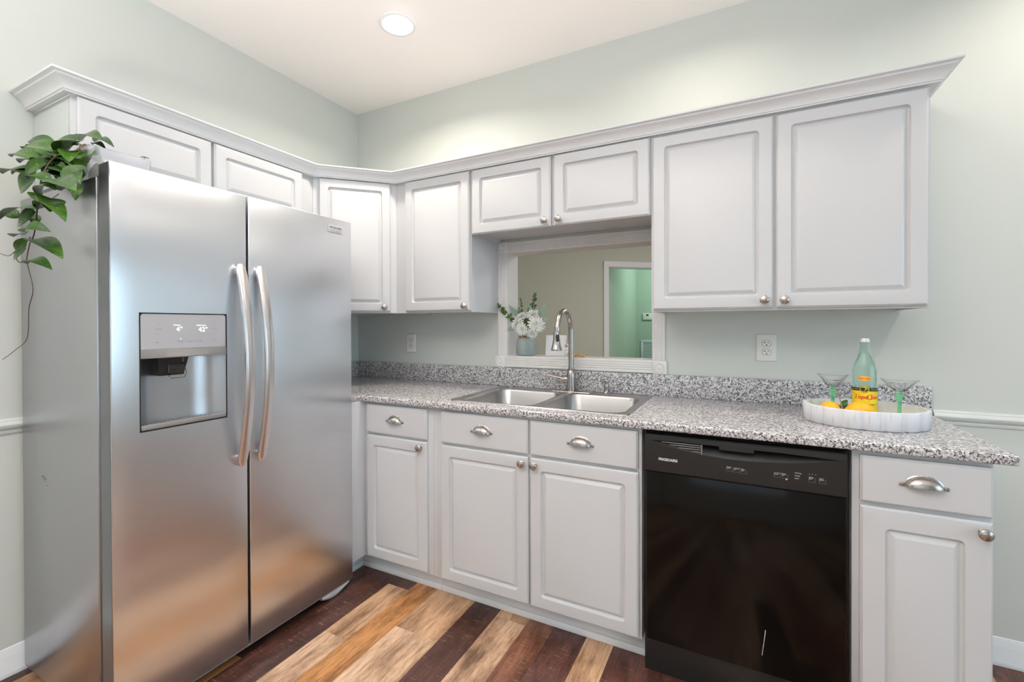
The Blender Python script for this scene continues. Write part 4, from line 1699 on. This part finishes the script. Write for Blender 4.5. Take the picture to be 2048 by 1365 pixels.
bloom((1.228, 0.010, 1.268), 0.050, (-0.25, -0.9, 0.35), 'white flower at the left of the jar, under the eucalyptus', (-0.02, 0.01))
bloom((1.310, 0.045, 1.322), 0.046, (0.25, -0.75, 0.6), 'topmost white flower, at the back of the bunch', (0.01, 0.015))
bloom((1.340, 0.022, 1.262), 0.054, (0.45, -0.85, 0.15), 'white flower at the right of the bunch, nearest the faucet', (0.025, 0.0))
bloom((1.268, -0.012, 1.236), 0.044, (-0.1, -0.95, -0.1), 'white flower low in the middle of the bunch, over the twine', (-0.005, -0.02))
bloom((1.318, 0.008, 1.215), 0.036, (0.3, -0.8, -0.55), 'white flower drooping lowest over the right side of the jar', (0.015, -0.015))
bloom((1.245, 0.030, 1.308), 0.042, (-0.2, -0.7, 0.65), 'white flower upper left of the bunch, beside the tiny white blossoms', (-0.01, 0.02))


def sprig(p, label, foot, nl, sz, m='euc', grp='eucalyptus sprigs in the jar', bow=(0, 0, 0)):
    p = Vector(p)
    r = thing('eucalyptus_sprig', MOUTH, label, 'greenery', grp)
    pts = stem_to(p, foot)
    pts[3] = pts[3] + Vector(bow)
    b = B(M['stem'])
    # finer stem
    fine = []
    for i in range(len(pts) - 1):
        for k in range(5):
            fine.append(pts[i].lerp(pts[i + 1], k / 5))
    fine.append(pts[-1])
    b.tube(fine, 0.0012, 6)
    b.build('stem', r)
    b = B(M[m])
    run = fine[11:]
    for k in range(nl):
        q = (k + 0.5) / nl
        i = min(len(run) - 1, int(q * len(run)))
        d = Vector((random.uniform(-1, 1), random.uniform(-1, 0.3), random.uniform(-0.3, 0.8))).normalized()
        s = sz * (1.15 - 0.65 * q)
        leaf_bm(b, run[i], run[i] + d * s, s * 0.8, Vector((random.uniform(-.4, .4), -1, 0.4)), 0.05, 0.1, 6, 2)
    b.build('leaves', r, 60)


sprig((1.128, -0.035, 1.375), 'eucalyptus sprig leaning farthest left, across the white casing', (-0.012, 0.0), 34, 0.030, bow=(-0.012, -0.012, 0.012))
sprig((1.232, 0.045, 1.416), 'thin upright eucalyptus sprig left of center in the jar', (-0.004, 0.01), 22, 0.020)
sprig((1.326, 0.055, 1.436), 'tallest eucalyptus sprig, bright green, standing at the right of the bunch', (0.004, 0.01), 40, 0.034)
for (bp_, tp_, w_, lab) in (((1.300, 0.05, 1.30), (1.306, 0.05, 1.395), 0.036, 'broad dusty green leaf standing upright between the sprigs'), ((1.345, 0.05, 1.31), (1.398, 0.045, 1.385), 0.040, 'broad dusty green leaf leaning right above the right-hand flower'),
                            ((1.225, 0.035, 1.31), (1.172, 0.005, 1.378), 0.030, 'dusty green leaf arching left behind the left eucalyptus'), ((1.215, 0.03, 1.245), (1.158, -0.012, 1.232), 0.030, 'dusty green leaf poking out low on the left of the bunch'),
                            ((1.350, 0.05, 1.285), (1.402, 0.055, 1.298), 0.026, 'small dusty leaf sticking out right, behind the right-hand flower')):
    r = thing('leaf_stem', MOUTH, lab, 'greenery', 'dusty leaves in the jar')
    b = B(M['stem'])
    b.tube(stem_to(bp_, (random.uniform(-.02, .02), random.uniform(-.02, .02))), 0.0012, 6)
    b.build('stem', r)
    b = B(M['sage'])
    leaf_bm(b, bp_, tp_, w_, (0.1, -1, 0.2), 0.10, 0.15, 10, 3)
    b.build('leaf', r, 60)
r = thing('baby_breath_spray', MOUTH, 'spray of tiny white blossoms at the upper left of the bunch', 'flower')
b = B(M['stem'])
hub = Vector((1.222, 0.035, 1.31))
b.tube(stem_to(hub, (0.0, -0.01)), 0.001, 6)
b2 = B(M['petal'])
for k in range(55):
    p = hub + Vector((random.gauss(-0.002, 0.016), random.gauss(0, 0.012), random.uniform(-0.005, 0.065)))
    b.tube([hub, hub.lerp(p, 0.6) + Vector((0, 0, 0.004)), p], 0.0005, 4)
    b2.lathe([(0, -0.0018), (0.0017, 0), (0, 0.0018)], p, 6)
b.build('stem', r)
b2.build('blossoms', r, 60)

# white card and wooden beads on the sill
r = thing('white_card', (1.42, 0.06, SZ), 'blank white card standing on the sill between the jar and the faucet', 'card')
fm = T(1.372, 0.075, SZ + 0.0008) @ RZ(6) @ Matrix.Rotation(radians(-8), 4, 'X')
b = B(M['card'])
b.box(0, 0.118, 0, 0.016, 0, 0.118, 0.0015, M_=fm)
tag(b.build('board', r), '', '')
o = bpy.data.objects['board']
del o['label'], o['category']
b = B(M['card'])
b.box(0.118, 0.131, 0.004, 0.018, 0, 0.070, 0.0015, M_=fm)
b.build('easel_back', r)
for k, (x_, y_, z_, rr, lab) in enumerate(((1.352, 0.055, 0.055, 0.0105, 'tan wooden bead hanging beside the jar'),)):
    pass
r = thing('bead_garland', (1.53, 0.03, SZ), 'string of tan and pale wooden beads lying on the sill behind the faucet', 'garland')
seq = [(1.500, 0.070, 0.060), (1.506, 0.066, 0.042), (1.512, 0.060, 0.026), (1.522, 0.052, 0.0125), (1.542, 0.046, 0.0115), (1.560, 0.042, 0.0115), (1.577, 0.040, 0.0105), (1.593, 0.042, 0.0105), (1.607, 0.048, 0.0095)]
b = B(M['twine'])
b.tube([(x_, y_, SZ + z_) for x_, y_, z_ in seq], 0.0014, 6)
b.build('string', r)
for k, (x_, y_, z_) in enumerate(seq):
    b = B(M['wood'] if k not in (1, 2) else M['outlet'])
    rr = 0.0105 if k in (3, 4, 5) else 0.0092
    b.lathe([(rr * sin(pi * q / 10), -rr * cos(pi * q / 10)) for q in range(11)], (x_, y_, SZ + z_), 16)
    b.build('bead', r, 80)

# ------------------------------------------------------------------ trailing plant and planter on the refrigerator
r = thing('clear_planter', (0.54, -1.55, 1.7225), 'clear plastic planter on top of the refrigerator, at its front left corner', 'planter')
b = B(M['acrylic'])
PX0, PX1, PY0, PY1, PZ = 0.365, 0.548, -1.640, -1.470, 1.7228
lp = [[(x, y, PZ + z) for x, y in rrect(PX0 + i, PX1 - i, PY0 + i, PY1 - i, 0.012, 4)] for i, z in ((0.012, 0), (0.006, 0.004), (0.0, 0.112), (0.003, 0.112), (0.010, 0.008))]
b.loops(lp, True, True, True)
b.build('box', r, 40)
pt = thing('hoya_plant', (0.45, -1.6, 1.7315), 'trailing green hoya plant spilling from the planter down the refrigerator side', 'plant')
# each leaf: base, tip, width, facing, curl, fold
LEAVES = [
    ((0.5516, -1.6658, 1.8374), (0.4109, -1.6781, 1.848), 0.045, (0.94, -0.39, 0.37), 0.064, 0.176),
    ((0.6445, -1.6971, 1.8054), (0.5059, -1.7004, 1.7912), 0.0742, (0.6, -0.15, 0.47), 0.065, 0.176),
    ((0.3473, -1.6529, 1.8569), (0.1839, -1.6669, 1.9046), 0.056, (0.56, -0.29, 0.1), 0.071, 0.191),
    ((0.5484, -1.7118, 1.7845), (0.3937, -1.7437, 1.8136), 0.069, (0.53, -0.36, 0.46), 0.086, 0.271),
    ((0.3686, -1.5978, 1.8932), (0.6049, -1.6273, 1.8397), 0.0574, (0.55, -0.39, 0.38), 0.088, 0.221),
    ((0.3892, -1.5673, 1.8968), (0.5959, -1.5963, 1.8316), 0.0317, (0.52, -0.34, 0.45), 0.092, 0.172),
    ((0.4031, -1.5779, 1.8817), (0.5219, -1.5891, 1.8425), 0.0251, (0.87, -0.44, 0.41), 0.095, 0.184),
    ((0.4032, -1.593, 1.8574), (0.555, -1.6093, 1.7725), 0.0492, (0.5, -0.42, 0.29), 0.11, 0.242),
    ((0.3716, -1.6914, 1.7947), (0.2137, -1.7183, 1.8261), 0.0642, (0.42, -0.32, 0.36), 0.127, 0.234),
    ((0.362, -1.6969, 1.7765), (0.2492, -1.7271, 1.7603), 0.0592, (0.62, -0.13, 0.41), 0.077, 0.191),
    ((0.3791, -1.7151, 1.739), (0.1853, -1.7322, 1.7704), 0.0728, (0.48, -0.15, 0.32), 0.092, 0.24),
    ((0.453, -1.7336, 1.7145), (0.3779, -1.7447, 1.6798), 0.0702, (0.59, -0.39, 0.27), 0.09, 0.273),
    ((0.5008, -1.7173, 1.7647), (0.4068, -1.7402, 1.7274), 0.0419, (0.63, -0.24, 0.19), 0.118, 0.262),
    ((0.5971, -1.7446, 1.6794), (0.4744, -1.7553, 1.7035), 0.0465, (0.82, -0.19, 0.31), 0.122, 0.282),
    ((0.4703, -1.6961, 1.7846), (0.4821, -1.7287, 1.7286), 0.0358, (0.8, -0.16, 0.12), 0.106, 0.247),
    ((0.3993, -1.6882, 1.7618), (0.5445, -1.6996, 1.7075), 0.0564, (0.39, -0.24, 0.44), 0.072, 0.158),
    ((0.4163, -1.6644, 1.7877), (0.5085, -1.6633, 1.7984), 0.0495, (0.81, -0.13, 0.43), 0.079, 0.246),
    ((0.6797, -1.7068, 1.6853), (0.652, -1.7294, 1.7209), 0.0706, (0.57, -0.44, 0.36), 0.061, 0.17),
    ((0.5623, -1.6771, 1.7752), (0.6428, -1.6856, 1.718), 0.0375, (0.72, -0.19, 0.07), 0.116, 0.14),
    ((0.6602, -1.7644, 1.666), (0.8616, -1.782, 1.6081), 0.0726, (0.59, -0.32, 0.34), 0.067, 0.263),
    ((0.5815, -1.7647, 1.6381), (0.7859, -1.7894, 1.6184), 0.0329, (0.92, -0.25, 0.12), 0.112, 0.125),
    ((0.5445, -1.7599, 1.6517), (0.5908, -1.7748, 1.6198), 0.0335, (0.4, -0.22, 0.43), 0.097, 0.192),
    ((0.6876, -1.7198, 1.6601), (0.7408, -1.7406, 1.609), 0.0305, (0.5, -0.18, 0.53), 0.114, 0.293),
    ((0.457, -1.6727, 1.7945), (0.4595, -1.7045, 1.7584), 0.0437, (0.39, -0.28, 0.12), 0.086, 0.243),
    ((0.4377, -1.6567, 1.7899), (0.4284, -1.6759, 1.743), 0.0494, (0.58, -0.37, 0.24), 0.073, 0.155),
    ((0.4296, -1.6562, 1.8243), (0.5797, -1.6781, 1.8121), 0.0446, (0.64, -0.37, 0.37), 0.066, 0.168),
    ((0.4074, -1.669, 1.7614), (0.5146, -1.6945, 1.6993), 0.0445, (1.02, -0.2, 0.5), 0.124, 0.25),
    ((0.4099, -1.6965, 1.7204), (0.4946, -1.7022, 1.6813), 0.0389, (0.49, -0.41, 0.48), 0.108, 0.233),
    ((0.6607, -1.7938, 1.5833), (0.4315, -1.8024, 1.5785), 0.0447, (0.47, -0.22, 0.56), 0.074, 0.128),
    ((0.6257, -1.7852, 1.5798), (0.5242, -1.7924, 1.5509), 0.0543, (0.99, -0.17, 0.33), 0.058, 0.139),
    ((0.6043, -1.7755, 1.5932), (0.8505, -1.7972, 1.5276), 0.0525, (0.69, -0.11, 0.53), 0.114, 0.206),
    ((0.5362, -1.7548, 1.5897), (0.5401, -1.7645, 1.5583), 0.0284, (0.43, -0.24, 0.35), 0.067, 0.165),
    ((0.6355, -1.7577, 1.625), (0.7078, -1.7818, 1.5727), 0.062, (0.85, -0.14, 0.54), 0.085, 0.252),
    ((0.5176, -1.7769, 1.5384), (0.7795, -1.8034, 1.5082), 0.0422, (0.95, -0.36, 0.15), 0.067, 0.225),
    ((0.462, -1.7619, 1.538), (0.3779, -1.7603, 1.5397), 0.0473, (0.95, -0.17, 0.36), 0.053, 0.28),
    ((0.5375, -1.7695, 1.5116), (0.7568, -1.7725, 1.4439), 0.0605, (0.59, -0.22, 0.55), 0.089, 0.235),
    ((0.5248, -1.7747, 1.5176), (0.4627, -1.7785, 1.4859), 0.0297, (1, -0.29, 0.2), 0.097, 0.143),
    ((0.5227, -1.7748, 1.4911), (0.4706, -1.786, 1.4576), 0.0249, (0.78, -0.21, 0.48), 0.085, 0.132),
    ((0.5187, -1.7714, 1.4464), (0.7028, -1.7769, 1.4177), 0.0423, (0.7, -0.29, 0.48), 0.107, 0.163),
    ((0.4082, -1.7576, 1.5942), (0.3863, -1.7842, 1.6134), 0.0398, (0.69, -0.36, 0.54), 0.098, 0.131),
    ((0.3247, -1.6879, 1.7825), (0.5239, -1.7183, 1.7497), 0.0491, (0.51, -0.29, 0.43), 0.116, 0.234),
    ((0.4219, -1.6742, 1.7435), (0.3485, -1.6794, 1.7758), 0.0401, (0.41, -0.13, 0.44), 0.053, 0.129),
    ((0.5681, -1.6954, 1.7192), (0.6253, -1.7239, 1.7195), 0.0537, (0.49, -0.23, 0.49), 0.101, 0.285),
    ((0.3276, -1.677, 1.8449), (0.383, -1.6786, 1.8053), 0.0498, (0.35, -0.18, 0.1), 0.128, 0.248),
    ((0.4671, -1.6939, 1.746), (0.6396, -1.7171, 1.7003), 0.0455, (0.46, -0.27, 0.12), 0.113, 0.28),
    ((0.251, -1.6709, 1.8218), (0.1339, -1.6776, 1.8322), 0.0497, (0.94, -0.24, 0.44), 0.09, 0.232),
    ((0.6377, -1.6751, 1.7512), (0.7739, -1.7046, 1.7413), 0.0413, (0.39, -0.43, 0.3), 0.073, 0.191),
    ((0.4184, -1.6876, 1.7678), (0.4876, -1.7058, 1.7764), 0.0541, (0.36, -0.17, 0.44), 0.087, 0.142),
    ((0.5458, -1.679, 1.7819), (0.6613, -1.6886, 1.753), 0.0534, (0.64, -0.4, 0.49), 0.094, 0.183),
    ((0.4938, -1.6839, 1.7751), (0.6483, -1.703, 1.7226), 0.0517, (0.93, -0.17, 0.11), 0.079, 0.174),
    ((0.4411, -1.6727, 1.765), (0.5858, -1.6821, 1.7411), 0.0404, (0.77, -0.13, 0.42), 0.051, 0.133),
    ((0.4472, -1.6871, 1.7693), (0.5311, -1.7052, 1.7707), 0.0482, (0.76, -0.27, 0.27), 0.083, 0.23),
    ((0.4425, -1.678, 1.7236), (0.6234, -1.7125, 1.6567), 0.0402, (0.86, -0.19, 0.49), 0.117, 0.249),
    ((0.4705, -1.6972, 1.7415), (0.6381, -1.7135, 1.7111), 0.0428, (0.94, -0.29, 0.47), 0.064, 0.29),
    ((0.4611, -1.6927, 1.7369), (0.6042, -1.7165, 1.7287), 0.0393, (0.52, -0.33, 0.23), 0.076, 0.137),
    ((0.3982, -1.6744, 1.7604), (0.5181, -1.7078, 1.7555), 0.0443, (0.8, -0.14, 0.42), 0.117, 0.299),
    ((0.4814, -1.677, 1.7482), (0.5267, -1.6907, 1.6963), 0.0445, (0.52, -0.31, 0.08), 0.068, 0.28),
    ((0.4557, -1.6683, 1.7928), (0.3946, -1.6866, 1.8091), 0.0415, (0.88, -0.2, 0.46), 0.114, 0.216),
    ((0.5757, -1.6971, 1.7887), (0.6423, -1.7197, 1.7366), 0.0492, (0.55, -0.24, 0.21), 0.093, 0.294),
    ((0.4634, -1.6795, 1.69), (0.5859, -1.6927, 1.6865), 0.0456, (0.8, -0.27, 0.52), 0.083, 0.284),
    ((0.6088, -1.6854, 1.7289), (0.721, -1.7223, 1.6614), 0.0404, (0.4, -0.38, 0.2), 0.123, 0.122),
    ((0.3467, -1.6804, 1.8145), (0.4712, -1.7016, 1.7472), 0.0404, (1.04, -0.36, 0.26), 0.105, 0.244),
    ((0.2194, -1.6721, 1.8487), (0.2381, -1.7024, 1.85), 0.0595, (0.52, -0.33, 0.07), 0.105, 0.158),
    ((0.4751, -1.6832, 1.7707), (0.485, -1.7131, 1.7447), 0.0407, (0.79, -0.25, 0.36), 0.098, 0.245),
    ((0.3894, -1.6883, 1.7953), (0.294, -1.6874, 1.7731), 0.0572, (0.39, -0.41, 0.23), 0.061, 0.14),
    ((0.3968, -1.6903, 1.8317), (0.5596, -1.7241, 1.7651), 0.0386, (0.82, -0.33, 0.4), 0.064, 0.138),
]
b = B(M['leaf'])
for P0, P1, ww, nrm, curl, fold in LEAVES:
    leaf_bm(b, P0, P1, ww, nrm, curl, fold, 14, 4)
b.build('foliage', pt, 60)


def vine(pts, r0, r1, n=6):
    P = [Vector(p) for p in pts]
    fine = []
    for i in range(len(P) - 1):
        p0_, p1_, p2_, p3_ = P[max(0, i - 1)], P[i], P[i + 1], P[min(len(P) - 1, i + 2)]
        for k in range(6):
            t_ = k / 6
            fine.append(0.5 * ((2 * p1_) + (p2_ - p0_) * t_ + (2 * p0_ - 5 * p1_ + 4 * p2_ - p3_) * t_ ** 2 + (3 * p1_ - p0_ - 3 * p2_ + p3_) * t_ ** 3))
    fine.append(P[-1])
    nn = len(fine)
    bs.tube(fine, [r0 + (r1 - r0) * i / (nn - 1) for i in range(nn)], n)


bs = B(M['vine'])
vine([(0.5665, -1.72, 1.7695), (0.534, -1.73, 1.7444), (0.5646, -1.755, 1.6842), (0.5862, -1.765, 1.6374), (0.6042, -1.775, 1.5951), (0.5848, -1.772, 1.5593), (0.5598, -1.77, 1.5231), (0.533, -1.77, 1.504), (0.5096, -1.77, 1.4588), (0.518, -1.77, 1.4365), (0.5519, -1.77, 1.37), (0.504, -1.765, 1.3156), (0.4717, -1.76, 1.2292), (0.4513, -1.78, 1.1927), (0.4304, -1.8, 1.1657)], 0.0022, 0.0008, 6)
vine([(0.5094, -1.77, 1.4534), (0.4677, -1.775, 1.4537), (0.4677, -1.78, 1.4714), (0.4866, -1.78, 1.4845)], 0.0014, 0.0009, 6)
vine([(0.5379, -1.77, 1.5216), (0.5056, -1.775, 1.5019), (0.4863, -1.785, 1.4856), (0.4483, -1.79, 1.4714), (0.4193, -1.8, 1.4795)], 0.0014, 0.0009, 6)
vine([(0.6042, -1.775, 1.5951), (0.5969, -1.76, 1.61), (0.6234, -1.75, 1.6267), (0.6374, -1.74, 1.6415)], 0.0015, 0.001, 6)
vine([(0.57, -1.76, 1.6614), (0.5042, -1.75, 1.6794)], 0.0012, 0.001, 6)
vine([(0.4228, -1.6, 1.8515), (0.4423, -1.62, 1.8512), (0.4704, -1.64, 1.8457)], 0.0014, 0.0014, 6)
vine([(0.4867, -1.68, 1.8062), (0.515, -1.68, 1.7823), (0.4987, -1.66, 1.7884), (0.4913, -1.65, 1.8058)], 0.0014, 0.0014, 6)
vine([(0.6602, -1.7, 1.6886), (0.5938, -1.7, 1.6955), (0.5014, -1.69, 1.7372), (0.4423, -1.68, 1.7946)], 0.0016, 0.0016, 6)
bs.build('vine', pt, 60)
bs = B(M['bark'])
vine([(0.4083, -1.6, 1.8712), (0.4634, -1.63, 1.8439), (0.5132, -1.66, 1.8051), (0.5278, -1.67, 1.777), (0.5268, -1.665, 1.7534)], 0.0042, 0.003, 8)
vine([(0.4923, -1.665, 1.8103), (0.5061, -1.66, 1.8048), (0.5199, -1.655, 1.8024)], 0.0025, 0.002, 8)
vine([(0.3513, -1.57, 1.894), (0.4008, -1.6, 1.8691), (0.4741, -1.64, 1.8499)], 0.002, 0.002, 8)
bs.build('woody_stem', pt, 60, 'pale woody main stem')
b = B(M['leaf'])
leaf_bm(b, (0.4683, -1.47, 1.8641), (0.4845, -1.45, 1.8626), 0.016, (0.2, -0.5, 0.9), 0.05, 0.1, 8, 2)
b.build('leaf_tip', pt, 60, 'lone leaf end showing over the refrigerator top')
bs = B(M['vine'])
vine([(0.4763, -1.46, 1.8625), (0.4817, -1.47, 1.8459), (0.5007, -1.48, 1.8186), (0.4725, -1.5, 1.817), (0.4449, -1.52, 1.8239)], 0.0009, 0.0009, 6)
bs.build('runner', pt, 60)
